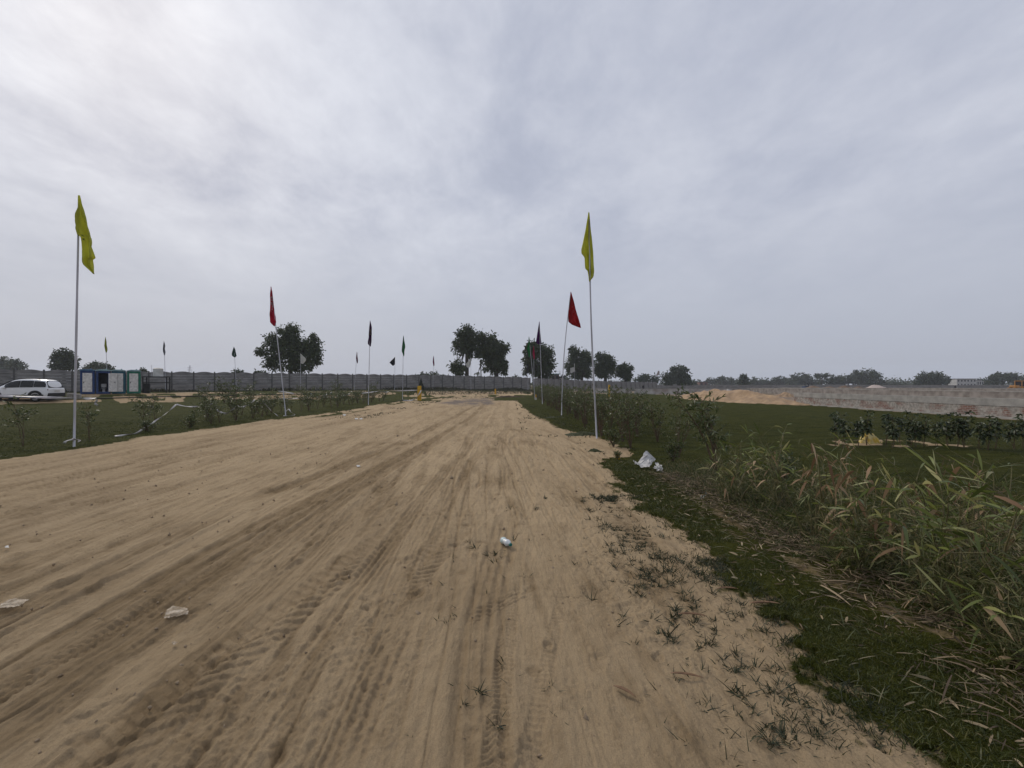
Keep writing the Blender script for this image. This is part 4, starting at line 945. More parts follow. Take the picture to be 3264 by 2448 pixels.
while y < 44:
    for rw in range(2 if y > 20 else 1):
        x = -12.1 + R.uniform(-.4, .4) - rw * R.uniform(.7, 1.5)
        k = ['l2', 'l3', 'l1', 'l2'][R.randint(4)]
        m_ += 1; side_ = ['roadside', 'lawn-side'][rw]
        if y < 22.6 and rw == 0: lb, gr = '%s roadside sapling after the one the sagging tape hangs from' % ORD[m_ - 1], None
        else:
            lb = '%s dark sapling of the left row, %s' % (side_, 'around the crimson flag pole' if y < 27 else 'before the purple flag pole' if y < 35 else 'beyond the purple flag pole'); gr = 'taped sapling row on the left road edge'
        place_shrub(k, x, y + R.uniform(-.3, .3), lb, R.uniform(.62, .98), R.uniform(0, 6.28), gr)
    y += .8 + .012 * y
for (px, Y, sc_, lb) in ((650, 38, 1.15, 'dense bush at the left of the dark thicket before the wall'), (715, 39, 1.5, 'tallest rounded bush of the dark thicket before the wall'), (745, 40, 1.3, 'right shoulder bush of the dark thicket before the wall'), (800, 36, 1.2, 'dense bush between the thicket and the crimson flag pole'), (1070, 52, 1.3, 'dark bush before the wall left of the purple flag'), (1190, 46, 1.2, 'rounded bush right of the purple flag pole'), (960, 50, 1.0, 'bush before the wall beneath the white flag')):
    place_shrub('l3', P(px, 0, Y).x, Y, lb, sc_, R.uniform(0, 6))
# saplings in the sand bed
for i, px in enumerate((2664, 2688, 2735, 2762, 2826, 2846, 2868, 2905, 2918, 2945, 2985, 3020, 3055, 3072, 3120, 3150, 3175, 3232, 3262)):
    yb = 1418 + (px - 2660) * .035; Y = EYE * FPX / (yb - CY) + R.uniform(-.35, .35)
    lb = {0: 'first thin sapling at the left end of the sand bed', 3: 'sapling rising directly behind the yellow sack', 18: 'sapling at the right edge of the photo in the sand bed row'}.get(i, '%s sapling from the left end of the row on the sand bed' % ORD[i])
    place_shrub(['sap', 'sap2'][i % 2], P(px, 0, Y).x, Y, lb, R.uniform(.85, 1.08), R.uniform(0, 6), 'saplings on the sand bed', 'sapling', 'sapling')
place_shrub('sap', P(2824, 0, 12.2).x, 11.6, 'fallen-over little sapling right of the yellow sack', .45, 1.0, None, 'sapling', 'sapling').rotation_euler = (.3, -.5, 1)

# ------------------------------------------------------------------ bamboo clumps
def bamboo(label, x, y, h, seed, ncane=7, dry=0.0, fine=300, spread=.35, lean=(0, 0), big=1.0):
    R = rs(seed); root = empty('bamboo_clump', G(x, y), label, 'bamboo'); b = MB(); B = []; D = []; Ln = []; W = []; dr = []
    for s in range(ncane):
        a = R.uniform(0, 6.28); sp = spread * R.uniform(.2, 1); hh = h * R.uniform(.45, 1.0); pts = []; bx_, by_ = R.normal() * .05, R.normal() * .05
        for i in range(7):
            t = i / 6; pts.append(Vector((bx_ + math.cos(a) * sp * t ** 1.1 + lean[0] * t * t + (i % 2) * .008, by_ + math.sin(a) * sp * t ** 1.1 + lean[1] * t * t, hh * (t - .08 * t * t) - .03)))
        b.tube(pts, [.011, .0105, .0095, .008, .006, .004, .002], 6, cap=False)
        for i in range(1, 7):
            if i < 3 and R.rand() < .6: continue
            for q in range(R.randint(1, 3)):
                la = a + R.normal() * 1.3; ll = R.uniform(.06, .22) * (1.1 if i > 3 else .7); e = pts[i] + Vector((math.cos(la) * ll, math.sin(la) * ll, ll * R.uniform(.2, 1.0)))
                b.tube([pts[i], e], [.0028, .0015], 4, cap=False)
                for z in range(R.randint(1, 4)):
                    B.append(e); d = (e - pts[i]).normalized() * 1.2 + Vector(R.normal(size=3)) * .55
                    D.append(d); Ln.append(R.uniform(.10, .24) * big); W.append(R.uniform(.010, .022) * big); dr.append(R.uniform(.0, .6))
    b.build('cane', M_cane, root, smooth=True)
    n = len(B); B = np.array(B); D = np.array(D); Ln = np.array(Ln); W = np.array(W); dr = np.array(dr); dm = R.rand(n) < dry
    if dry > .5: dm &= B[:, 2] > h * .55; 
    k = ~dm
    if dry > .5: k &= R.rand(n) < .25
    if k.any(): V, F = blades(B[k], D[k], Ln[k], W[k], dr[k], 4, [.3, .9, 1, .6, .04], seed); np_mesh('leaves', V, [F], M_bambooleaf, root, smooth=True)
    if dm.any():
        k = dm; D[k, 2] -= 1.1; V, F = blades(B[k], D[k], Ln[k] * .72, W[k] * 1.5, dr[k] + .4, 4, [.3, .9, 1, .6, .04], seed + 1); np_mesh('dry_leaves', V, [F], M_bamboodry, root, smooth=True)["label"] = 'curled brown dead leaves'
    # fine spiky young growth round the foot, on thin side twigs
    ns = max(8, fine // 14); Bf = []; Df = []
    for q in range(ns):
        a = R.uniform(0, 6.28); l = h * R.uniform(.25, .95); o = Vector((R.normal() * spread * .3, R.normal() * spread * .3, 0)); e = o + Vector((math.cos(a) * l * R.uniform(.2, .65), math.sin(a) * l * R.uniform(.2, .65), l * .9))
        b2 = .0
        for z in range(14):
            t = R.uniform(.25, 1.02); Bf.append(o.lerp(e, t)); d = (e - o).normalized() * .8 + Vector(R.normal(size=3)) * .75; Df.append(d)
    Bf = np.array(Bf); Df = np.array(Df); nf = len(Bf)
    V, F = blades(Bf, Df, R.uniform(.05, .16, nf), R.uniform(.003, .008, nf), R.uniform(.0, .5, nf), 3, None, seed + 2)
    np_mesh('undergrowth', V, [F], leaf_fine if R.rand() > dry * .4 else M_strawm, root)
    return root
leaf_fine = leafm('bamboo_fine', [(.034, .045, .011), (.066, .080, .020), (.12, .125, .038), (.28, .23, .12)], .55, .25)
BC = [('northernmost bamboo clump, spiky and green, right of the leaning shrub', 3.35, 6.9, .80, 7, .10, 620, .38, (0, 0)),
      ('green spiky bamboo clump behind the small foil litter', 3.55, 5.9, .95, 9, .08, 480, .42, (-.05, 0)),
      ('thin bamboo clump with a tall pale shoot', 3.9, 5.4, .95, 6, .2, 520, .4, (0, 0)),
      ('bamboo clump with large curled brown dead leaves', 3.40, 4.75, .98, 8, .85, 260, .20, (0, 0)),
      ('bare-caned bamboo clump right of the brown-leaved one', 3.45, 4.1, .85, 7, .4, 380, .28, (.05, 0)),
      ('bright green bamboo clump with broad leaves reaching left', 3.45, 3.5, 1.0, 7, .05, 620, .38, (-.12, 0), 1.35),
      ('upright bamboo clump with a forked pale tip near the right edge', 3.75, 3.6, 1.08, 6, .12, 520, .28, (.05, 0), 1.2),
      ('bamboo clump at the right edge with long drooping leaves', 3.45, 2.95, .92, 7, .15, 1100, .48, (.1, -.05), 1.3),
      ('low bushy bamboo clump nearest the camera at the right edge', 3.15, 2.55, .55, 7, .12, 1100, .42, (.1, -.02)),
      ('spiky bamboo clump between the bright green and the nearest ones', 3.25, 3.1, .7, 6, .1, 900, .40, (.05, 0)),
      ('fine-leaved bamboo clump left of the bright green one', 3.15, 3.95, .62, 5, .15, 800, .36, (0, 0)),
      ('fine-leaved bamboo clump behind the brown-leaved one', 3.9, 4.6, .8, 6, .15, 700, .42, (0, 0)),
      ('bamboo clump in the back, half hidden at the right edge', 4.4, 3.9, .95, 7, .15, 800, .4, (.05, 0)),
      ('spreading green bamboo clump between the northernmost and the spiky one', 3.1, 6.2, .62, 6, .1, 700, .40, (0, 0))]
BC = [(q[0], q[1] - (.22 if q[2] < 5.2 else .10)) + tuple(q[2:]) for q in BC]
for i, q in enumerate(BC): bamboo(q[0], q[1], q[2], q[3] * 1.07, 650 + i, *q[4:])

# ------------------------------------------------------------------ tapes
M_tape = pm('barricade_tape', (.62, .60, .58), (.40, .36, .36), 5, .5, spec=.4)
def tape(label, pts, w=.05, seed=0, twist=2.0):
    """pts: (px, py, Y); a flat ribbon that twists as it hangs"""
    Ps = [P(*p) for p in pts]; sm = []
    for i in range(len(Ps) - 1):
        p0 = Ps[max(i - 1, 0)]; p1 = Ps[i]; p2 = Ps[i + 1]; p3 = Ps[min(i + 2, len(Ps) - 1)]
        for k in range(6):
            t = k / 6; sm.append(.5 * ((2 * p1) + (p2 - p0) * t + (2 * p0 - 5 * p1 + 4 * p2 - p3) * t * t + (3 * p1 - p0 - 3 * p2 + p3) * t ** 3))
    sm.append(Ps[-1]); b = MB(); rows = []; R_t = rs(seed); ph = R_t.uniform(0, 3)
    for i, p in enumerate(sm):
        g = gz(p.x, p.y) + .03; p = Vector((p.x, p.y, max(p.z, g)))
        t = (sm[min(i + 1, len(sm) - 1)] - sm[max(i - 1, 0)]).normalized(); u = Vector((0, 0, 1)) - t * t.z
        if u.length < .1: u = Vector((1, 0, 0))
        u.normalize(); v = t.cross(u); an = math.sin(i * .35 * twist / 2 + ph) * 1.1; d = (u * math.cos(an) + v * math.sin(an)) * w / 2
        rows.append([p - d, p, p + d])
    b.grid(rows); o = b.build('barricade_tape', M_tape, None, smooth=True, solid=.0015)
    c = Ps[0]; return tag(o, label, 'tape')
tape('white tape running left from a sapling past the parked car', [(-60, 1258, 16), (0, 1262, 16.2), (120, 1266, 16.6), (243, 1271, 17), (275, 1271, 17.1), (306, 1270, 17.2)], .10, 1)
tape('loose knot of white tape hanging right of the left flag pole', [(303, 1268, 17.2), (309, 1276, 17.2), (303, 1286, 17.2), (316, 1293, 17.2)], .07, 2)
b = MB(); hp = [(-44 + 1.25 * k + .15 * math.sin(k * 1.3), 33.4 + .93 * k * 1.25 + .2 * math.sin(k * .9)) for k in range(18)]
b.tube([G(x_, y_, .07) for x_, y_ in hp], .05, 6); tag(b.build('hose', pm('black_hose', (.015, .015, .015), (.01, .01, .01), 5, .6), None, smooth=True), 'black hose lying along the far edge of the left lawn', 'hose')
tape('long white tape sagging from a sapling to the road edge', [(562, 1289, 17.5), (540, 1309, 17.1), (510, 1332, 16.4), (470, 1358, 15.4), (430, 1383, 14.6), (400, 1392, 14.2), (366, 1397, 13.9)], .055, 3)
tape('flat white tape along the shrubs left of the sagging loop', [(562, 1289, 18), (600, 1296, 19), (640, 1295, 19.5), (678, 1287, 20)], .06, 4)
tape('U-shaped white tape loop between two saplings', [(678, 1287, 20), (684, 1299, 20), (698, 1311, 20), (720, 1318, 20), (738, 1308, 20), (755, 1293, 20)], .075, 5)
tape('white tape rising from the U-shaped loop to the right', [(755, 1293, 20), (770, 1297, 20.5), (786, 1293, 21), (800, 1284, 21.3), (813, 1274, 21.6)], .06, 6)
tape('ragged white tape falling toward the crimson flag pole', [(837, 1279, 21.8), (857, 1301, 22), (868, 1312, 22.3), (886, 1326, 22.6)], .045, 7)
tape('looped white tape tied at the foot of the crimson flag pole', [(911, 1312, 22.5), (920, 1304, 22.4), (928, 1314, 22.3), (941, 1321, 22.2), (925, 1326, 22.4), (903, 1325, 22.5)], .045, 8)
tape('straight white tape behind the shrubs beside the crimson flag pole', [(825, 1277, 30), (880, 1272, 31), (920, 1271, 32), (960, 1269, 33)], .08, 9)
tape('short white tape slanting right behind the crimson flag pole', [(886, 1247, 36), (912, 1250, 36), (937, 1255, 36)], .09, 10)
tape('small white tape loop left of the purple flag', [(966, 1257, 34), (976, 1266, 34), (986, 1265, 34), (993, 1255, 34)], .10, 11)
tape('long white tape below the maroon flag, tied at both ends', [(1010, 1266, 35), (1030, 1263, 35), (1048, 1254, 35), (1058, 1251, 35)], .10, 12)
tape('thin taut white tape across the shrubs left of the purple flag', [(1012, 1266, 38), (1060, 1264, 38.5), (1110, 1258, 39), (1138, 1254, 39)], .07, 13)
tape('sagging white tape just left of the purple flag pole', [(1090, 1255, 36), (1106, 1258, 36), (1122, 1247, 36)], .08, 14)
tape('white tape from the purple flag pole toward the green one', [(1152, 1254, 38), (1175, 1251, 39), (1206, 1248, 42), (1225, 1251, 43), (1240, 1248, 43)], .08, 15)
tape('taut white tape reaching the yellow post', [(1206, 1249, 43), (1270, 1246, 44), (1332, 1243.5, 45)], .10, 16)
tape('white tape hanging from the yellow post down to the ground', [(1342, 1244, 44.7), (1336, 1256, 44.5), (1324, 1270, 44.2), (1310, 1276, 44), (1290, 1277, 44), (1275, 1275, 44)], .11, 17)
tape('scrap of white tape curled round the foot of the left flag pole', [(204, 1413, 11.9), (216, 1405, 11.8), (233, 1399, 11.65), (246, 1401, 11.6), (254, 1407, 11.6)], .07, 18)

# ------------------------------------------------------------------ posts
M_yel = pm('yellow_paint', (.62, .36, .02), (.45, .25, .02), 4, .6); M_whp = pm('white_paint', (.6, .58, .54), (.42, .40, .37), 5, .6)
def post(label, px, Y, w, h, band=False, lean=0.0):
    r = empty('marker_post', G(P(px, 0, Y).x, Y), label, 'post'); b = MB(); b.box((0, 0, h / 2 - .1), (w, w * .8, h + .2), taper=.96); b.build('post', M_yel, r, bevel=.01)
    if band: b = MB(); b.box((0, 0, .12), (w + .03, w * .8 + .03, .26)); b.build('painted_base', M_whp, r)
    r.rotation_euler = (0, lean, 0.1); return r
post('thick yellow post with white tapes tied to it at the road end', 1337, 45, .37, 1.42)
post('small yellow post on the grass before the far wall', 1579, 66, .20, .75)
post('short yellow stake with a white foot left of the shrub row', 1708, 46, .13, .55, True)
post('yellow post poking above the right shrub row', 1942, 58, .22, 1.5)
post('small yellow-topped stone in the sand beside the white sack', 1970, 9.9, .07, .12)
place_shrub('low', P(1968, 0, 9.9).x - .02, 9.78, 'small dark weed clump round the yellow-topped stone', .36, 1.4)
b = MB(); b.box((0, 0, .0), (.5, .35, .5)); 
rb = empty('marker_block', G(P(227, 0, 40).x, 40), 'pale rough blocks lying behind the parked car', 'block')
for i, (dx, s_) in enumerate(((0, .5), (.55, .42))):
    b = MB(); b.box((dx, 0, s_ / 2 - .03), (s_, .4, s_), rz=.2 * i); b.build('block', pm('block', (.36, .33, .29), (.24, .22, .19), 5, .9), rb, bevel=.06)
heap('columnar_bush', 'narrow dark upright plant against the wall behind the yellow post', 'bush', P(1342, 0, 73).x, 73, .55, .5, 2.2, pm('bushmat', (.02, .025, .015), (.012, .016, .01), 8, .9), 55, peak=1, rough=.3, n=24)

# ------------------------------------------------------------------ portable toilets
M_blue = pm('plastic_blue', (.015, .045, .15), (.010, .030, .10), 2, .5); M_green = pm('plastic_green', (.02, .16, .10), (.012, .11, .07), 2, .5); M_teal = pm('plastic_teal', (.015, .085, .12), (.010, .06, .09), 2, .5)
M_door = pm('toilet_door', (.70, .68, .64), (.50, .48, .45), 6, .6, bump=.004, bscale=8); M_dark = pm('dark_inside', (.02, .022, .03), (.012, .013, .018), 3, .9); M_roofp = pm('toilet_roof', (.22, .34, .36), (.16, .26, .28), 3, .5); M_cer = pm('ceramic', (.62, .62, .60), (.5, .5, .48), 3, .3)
AW = math.atan2(.618, .786)
def toilet(label, s, col, opened=False, roofm=None):
    o = G(-41.25 + .786 * s, 44.2 + .618 * s); r = empty('portable_toilet', o, label, 'toilet', rz=AW); w, d, h = 1.04, 1.1, 2.22
    b = MB()    # shell: back, sides, front frame, floor
    b.box((0, d / 2, h / 2), (w, .05, h)); b.box((-w / 2 + .03, 0, h / 2), (.055, d - .05, h)); b.box((w / 2 - .03, 0, h / 2), (.055, d - .05, h)); b.box((0, 0, .10), (w - .12, d - .06, .2))
    b.box((-w / 2 + .09, -d / 2 + .03, h / 2), (.16, .07, h - .02)); b.box((w / 2 - .09, -d / 2 + .03, h / 2), (.16, .07, h - .02)); b.box((0, -d / 2 + .03, h - .10), (w - .35, .065, .2)); b.box((0, -d / 2 + .03, .11), (w - .35, .065, .2))
    for k in range(5): b.box((w / 2 + .005, -.35 + .17 * k, h / 2), (.03, .05, h * .8))
    b.build('shell', col, r, bevel=.012)
    rf = MB(); pts = [(-.56, 0), (-.50, .10), (-.22, .17), (.22, .17), (.50, .10), (.56, 0)]; rf.prism([(p[0] * w, h + p[1]) for p in pts], -.6, .6); rf.box((.2, 0, h + .2), (.12, .12, .10)); rf.build('roof', roofm or M_roofp, r, bevel=.02)
    dr = MB(); dw = w - .36
    if not opened: dr.box((0, -d / 2 - .01, h / 2), (dw, .04, h - .42))
    else: dr.box((dw / 2 + .06 + dw * .47, -d / 2 - .03 - .12, h / 2), (dw * .97, .04, h - .42), rz=-.24)
    do = dr.build('door', M_door, r, bevel=.008)
    hd = MB(); hx = (-.25 if not opened else dw * 1.15 + .1); hd.box((hx, -d / 2 - .05 - (.24 if opened else 0), h * .5), (.05, .05, .14)); hd.build('handle', M_dark, do)
    if opened:
        i_ = MB(); i_.box((0, d / 2 - .04, h / 2), (w - .14, .02, h - .1)); i_.build('interior_shade_panel', M_dark, r)  # near-black panel puts the dimness of the open interior into colour
        t = MB(); prof = [(.12, .0), (.10, .18), (.20, .34), (.22, .38)]
        for (ra, za), (rb_, zb_) in zip(prof, prof[1:]): t.tube([(0, .15, .2 + za), (0, .15, .2 + zb_)], [ra, rb_], 12)
        c_ = t.build('commode', M_cer, r, smooth=True); q = MB(); q.box((0, .36, .80), (.40, .16, .34)); q.build('cistern', M_cer, r, bevel=.02)
        q = MB(); q.tube([(0, .27, .78), (0, .23, .80)], [.19, .19], 14); q.build('lid', M_cer, c_)
    return r
M_rblue = pm('roof_blue', (.04, .12, .22), (.03, .09, .17), 3, .5)
toilet('leftmost blue portable toilet with closed white door', .45, M_blue, roofm=M_rblue)
toilet('dark blue portable toilet standing open, commode visible inside', 1.58, M_blue, True)
toilet('portable toilet with green right side beside the open one', 2.72, M_teal)
toilet('rightmost green portable toilet with closed white door', 3.88, M_green)

# ------------------------------------------------------------------ water tank on a stand
M_blk = pm('black_steel', (.022, .021, .022), (.012, .012, .012), 4, .6)
ws = empty('tank_stand', G(P(499, 0, 50).x, 50), 'black steel stand carrying the white water tank', 'stand', rz=.35)
for sx in (-1.05, 1.05):
    for sy in (-.5, .5):
        b = MB(); b.box((sx, sy, .82), (.09, .09, 1.75)); b.build('leg', M_blk, ws)
b = MB(); b.box((0, 0, 1.72), (2.3, 1.15, .10)); b.build('platform', M_blk, ws)
b = MB(); b.box((0, -.5, 1.12), (2.1, .05, .07)); b.box((0, .5, 1.12), (2.1, .05, .07)); b.build('brace', M_blk, ws)
b = MB(); b.box((-.72, -.42, .5), (.5, .3, 1.05)); b.build('locker', M_blk, ws)
wt = empty('water_tank', G(P(504, 0, 50).x, 50, 1.78), 'white ribbed water tank on the black stand', 'tank'); b = MB(); pts = []; rad = []
for k in range(9):
    z = k * .095; pts += [(0, 0, z), (0, 0, z + .05)]; rad += [.45, .475]
b.tube(pts, rad, 24); b.build('tank', pm('tank_plastic', (.58, .58, .56), (.45, .45, .43), 3, .5), wt, smooth=True)
b = MB(); b.tube([(0, 0, .84), (0, 0, .90), (0, 0, .93)], [.44, .36, .16], 24); b.build('lid', M_whp, wt, smooth=True)
b = MB(); b.tube([(-.7, 0, -.1), (-.7, 0, 1.25)], .02, 6); b.build('pipe', M_pole, wt)

# ------------------------------------------------------------------ parked car
def build_car():
    th = math.radians(10); org = G(-37.5, 38.0)
    r = empty('parked_car', org, 'white sport utility car parked before the wall at the far left', 'car', rz=math.pi + th)   # local +x = front
    M_body = pm('car_paint', (.80, .80, .80), (.76, .76, .76), 2, .25, spec=.5, coat=.6); M_glass = pm('car_glass', (.010, .012, .013), (.014, .015, .016), 2, .25, spec=.3)
    M_clad = pm('car_cladding', (.018, .018, .019), (.012, .012, .013), 8, .6); M_rim = pm('car_rim', (.30, .30, .31), (.18, .18, .19), 5, .3, .7); M_tyre = pm('tyre', (.02, .02, .02), (.012, .012, .012), 20, .85); M_red = pm('tail_lens', (.22, .012, .015), (.12, .01, .012), 6, .2)
    Ln = 4.6
    # stations x: bottom z, belt z, roof z, half widths (sill, belt, roof)
    S = [(0, .50, .94, .97, .84, .83, .66), (.05, .38, 1.04, 1.10, .88, .87, .67), (.16, .33, 1.10, 1.46, .91, .90, .69), (.32, .30, 1.11, 1.68, .92, .91, .70), (.7, .29, 1.11, 1.72, .93, .92, .71), (1.2, .29, 1.10, 1.76, .93, .93, .72), (1.8, .29, 1.09, 1.77, .93, .93, .72), (2.3, .29, 1.08, 1.74, .93, .93, .71), (2.7, .29, 1.07, 1.64, .93, .93, .70), (3.15, .29, 1.06, 1.36, .93, .92, .72), (3.6, .29, 1.05, 1.11, .92, .91, .76), (4.0, .31, .96, 1.02, .90, .88, .70), (4.35, .34, .88, .94, .86, .82, .60), (4.6, .42, .70, .72, .74, .70, .50)]
    def sec(s):
        x, zb, zl, zr, hs, hb, hr = s; top = zr > zl + .15
        L_ = [(hs * .92, zb), (hs, zb + .14), (hs, (zb + zl) / 2), (hb, zl), (hb - (.04 if top else .02), zl + (.04 if top else .01)), (hr + .04, zr - (.07 if top else .02)), (hr * .85, zr), (hr * .4, zr + .02)]
        return [(x, -y, z) for y, z in L_] + [(x, y, z) for y, z in reversed(L_)]
    body = MB(); rows = [sec(s) for s in S]; body.grid(rows); body.add(rows[0], [tuple(range(16))]); body.add(rows[-1], [tuple(range(15, -1, -1))])
    body.grid([[rows[i][0], rows[i][-1]] for i in range(len(rows))])
    bo = body.build('body', M_body, r, smooth=False); m = bo.modifiers.new('sub', 'SUBSURF'); m.levels = 1; m.render_levels = 2
    def at(x):
        for a, c in zip(S, S[1:]):
            if a[0] <= x <= c[0]:
                t = (x - a[0]) / (c[0] - a[0]); return [a[k] + (c[k] - a[k]) * t for k in range(7)]
    for sd in (-1, 1):
        for (x0, x1, nm) in ((.17, .98, 'window'), (1.02, 1.90, 'window'), (1.94, 3.0, 'window')):
            g = MB(); P2 = []
            for k in range(7):
                x = x0 + (x1 - x0) * k / 6; s = at(x); zl = s[2] + .035; zr = s[3] - .12; tl = .18 if x0 < .5 and k == 0 else 0
                y0 = s[5] + .0; y1 = s[6] + .065; P2.append([(x, sd * (y0 + .012), zl), (x, sd * ((y0 + y1) / 2 + .018), (zl + zr) / 2), (x, sd * (y1 + .012), max(zr - tl, zl + .1))])
            g.grid(P2 if sd < 0 else P2[::-1]); g.build(nm, M_glass, r, solid=.006)
        c = MB(); P2 = []
        for k in range(13):
            x = .3 + 4.0 * k / 12; s = at(x); P2.append([(x, sd * (s[4] + .012), s[1] - .02), (x, sd * (s[4] + .024), s[1] + .14), (x, sd * (s[4] + .014), s[1] + .25)])
        c.grid(P2 if sd < 0 else P2[::-1]); c.build('sill_cladding', M_clad, r, solid=.01)
        for wx in (.88, 3.63):
            a = MB(); pts = []
            for k in range(13):
                an = math.pi * k / 12; pts.append([(wx + math.cos(an) * rr_, sd * yy, .34 + math.sin(an) * rr_) for rr_, yy in ((.36, .90), (.36, .965), (.53, .965), (.53, .92))])
            a.grid(pts); a.build('wheel_arch', M_clad, r, solid=.008)
            w = empty('wheel', (wx, sd * .80, .34)); w.parent = r
            t = MB(); t.tube([(0, sd * -.12, 0), (0, sd * -.10, 0), (0, sd * .11, 0), (0, sd * .13, 0)], [.29, .34, .34, .29], 28); t.build('tyre', M_tyre, w, smooth=True)
            q = MB(); q.tube([(0, sd * .125, 0), (0, sd * .14, 0)], [.235, .22], 24)
            for k in range(5):
                an = 2 * math.pi * k / 5; q.tube([(0, sd * .145, 0), (math.cos(an) * .2, sd * .147, math.sin(an) * .2)], [.03, .022], 5)
            q.build('rim', M_rim, w)
        t = MB(); t.box((.10, sd * .72, .93), (.16, .30, .13)); t.build('tail_light', M_red if sd > 0 else M_red, r, bevel=.02)
        t = MB(); t.box((2.95, sd * 1.03, 1.08), (.12, .20, .14)); t.build('mirror', M_body, r, bevel=.03)
        t = MB(); t.tube([(.7, sd * .64, 1.72), (.9, sd * .64, 1.80), (2.1, sd * .64, 1.81), (2.3, sd * .64, 1.75)], .018, 6); t.build('roof_rail', M_clad, r)
        t = MB(); t.box((4.38, sd * .62, .78), (.2, .26, .10)); t.build('headlight', M_glass, r, bevel=.02)
    g = MB(); g.grid([[(.27, -.66, 1.62), (.27, .66, 1.62)], [(.03, -.80, 1.08), (.03, .80, 1.08)]]); g.build('rear_window', M_glass, r, solid=.01)
    g = MB(); g.grid([[(2.74, -.62, 1.65), (2.74, .62, 1.65)], [(3.6, -.76, 1.12), (3.6, .76, 1.12)]]); g.build('windscreen', M_glass, r, solid=.02)
    g = MB(); g.box((.02, 0, .52), (.14, 1.72, .30)); g.build('rear_bumper', M_clad, r, bevel=.03)
    g = MB(); g.box((-.03, 0, .82), (.02, .5, .12)); g.build('number_plate', M_whp, r)
    r.scale = (1, 1, 1.03)
    return r
build_car()

# ------------------------------------------------------------------ litter
def sheet(name, label, cat_, outline, mat, seed, crump=.03, px=None, thick=.0012):
    """crumpled sheet: outline as a grid of (px, py, Y) rows"""
    R = rs(seed); P0 = [[P(*c) for c in row] for row in outline]; rows = []; nr, nc = len(P0), len(P0[0]); k = 5
    for i in range((nr - 1) * k + 1):
        row = []
        for j in range((nc - 1) * k + 1):
            a, fa = min(i // k, nr - 2), i / k - min(i // k, nr - 2); c_, fc = min(j // k, nc - 2), j / k - min(j // k, nc - 2)
            p = (P0[a][c_] * (1 - fa) + P0[a + 1][c_] * fa) * (1 - fc) + (P0[a][c_ + 1] * (1 - fa) + P0[a + 1][c_ + 1] * fa) * fc
            row.append(p + Vector(R.normal(size=3)) * crump * .35)
        rows.append(row)
    b = MB(); b.grid(rows); o = b.build(name, mat, None, solid=thick); return tag(o, label, cat_)
M_sack = pm('sack_white', (.56, .55, .52), (.40, .39, .38), 8, .6, bump=.01, bscale=14)
sheet('plastic_sack', 'large crumpled white sack standing up on the verge grass', 'sack', [[(2018, 1466, 8.9), (2032, 1476, 8.8), (2058, 1438, 8.95), (2064, 1440, 9.0)], [(2024, 1474, 8.8), (2040, 1482, 8.7), (2068, 1462, 8.8), (2090, 1464, 8.95)], [(2030, 1480, 8.7), (2045, 1487, 8.6), (2068, 1489, 8.5), (2078, 1478, 8.6)]], M_sack, 1, .028)
sheet('paper_scrap', 'torn white packet just right of the crumpled sack', 'litter', [[(2084, 1486, 8.6), (2098, 1475, 8.7), (2106, 1480, 8.7)], [(2092, 1496, 8.4), (2102, 1490, 8.5), (2110, 1492, 8.5)], [(2096, 1501, 8.3), (2104, 1500, 8.35), (2111, 1502, 8.3)]], M_sack, 2, .04)
sheet('foil_packet', 'small crumpled blue and white foil packet in the verge grass', 'litter', [[(2217, 1578, 6.7), (2235, 1566, 6.8), (2250, 1561, 6.85)], [(2222, 1584, 6.55), (2237, 1580, 6.6), (2251, 1572, 6.7)], [(2230, 1590, 6.4), (2240, 1590, 6.4), (2246, 1584, 6.45)]], pm('foil', (.55, .60, .62), (.10, .24, .30), 28, .35, spec=.6), 3, .03)
M_film = pm('plastic_film', (.46, .39, .30), (.34, .26, .17), 18, .6, spec=.2)
_nt = M_film.node_tree; _tr = _nt.nodes.new('ShaderNodeBsdfTransparent'); _mx = _nt.nodes.new('ShaderNodeMixShader'); _n = _nt.nodes.new('ShaderNodeTexNoise'); _n.inputs['Scale'].default_value = 16
_rp = _nt.nodes.new('ShaderNodeValToRGB'); _rp.color_ramp.elements[0].position = .42; _rp.color_ramp.elements[1].position = .6; _rp.color_ramp.elements[0].color = (.25, .25, .25, 1); _tc = _nt.nodes.new('ShaderNodeTexCoord')
_nt.links.new(_tc.outputs['Object'], _n.inputs['Vector']); _nt.links.new(_n.outputs[0], _rp.inputs[0]); _nt.links.new(_rp.outputs[0], _mx.inputs[0]); _nt.links.new(_tr.outputs[0], _mx.inputs[1]); _nt.links.new(_nt.nodes['Principled BSDF'].outputs[0], _mx.inputs[2]); _nt.links.new(_mx.outputs[0], _nt.nodes['Material Output'].inputs[0])
def gsheet(name, label, cat_, pts, mat, seed, h=.010):
    """crumpled sheet lying on the ground; pts rows of pixels resolved on the ground"""
    out = []
    R = rs(seed)
    for row in pts: out.append([(px, py, EYE * FPX / (py - CY)) for px, py in row])
    o = sheet(name, label, cat_, out, mat, seed, h); 
    for v in o.data.vertices: v.co.z = abs(v.co.z) * .4 + .012 + R.uniform(0, h * .35)
    return o
gsheet('plastic_sheet', 'crumpled clear plastic sheet on the sand at the left edge', 'litter', [[(28, 1918), (50, 1914), (72, 1916), (90, 1918)], [(8, 1930), (30, 1932), (52, 1934), (78, 1926)], [(-10, 1945), (10, 1944), (34, 1942), (60, 1938)]], M_film, 5)
gsheet('plastic_sheet', 'torn clear plastic film on the sand beside the deep ruts', 'litter', [[(532, 1952), (548, 1938), (575, 1940), (596, 1948)], [(526, 1964), (545, 1962), (572, 1960), (600, 1958)], [(523, 1978), (545, 1974), (570, 1970), (600, 1963)]], M_film, 6)
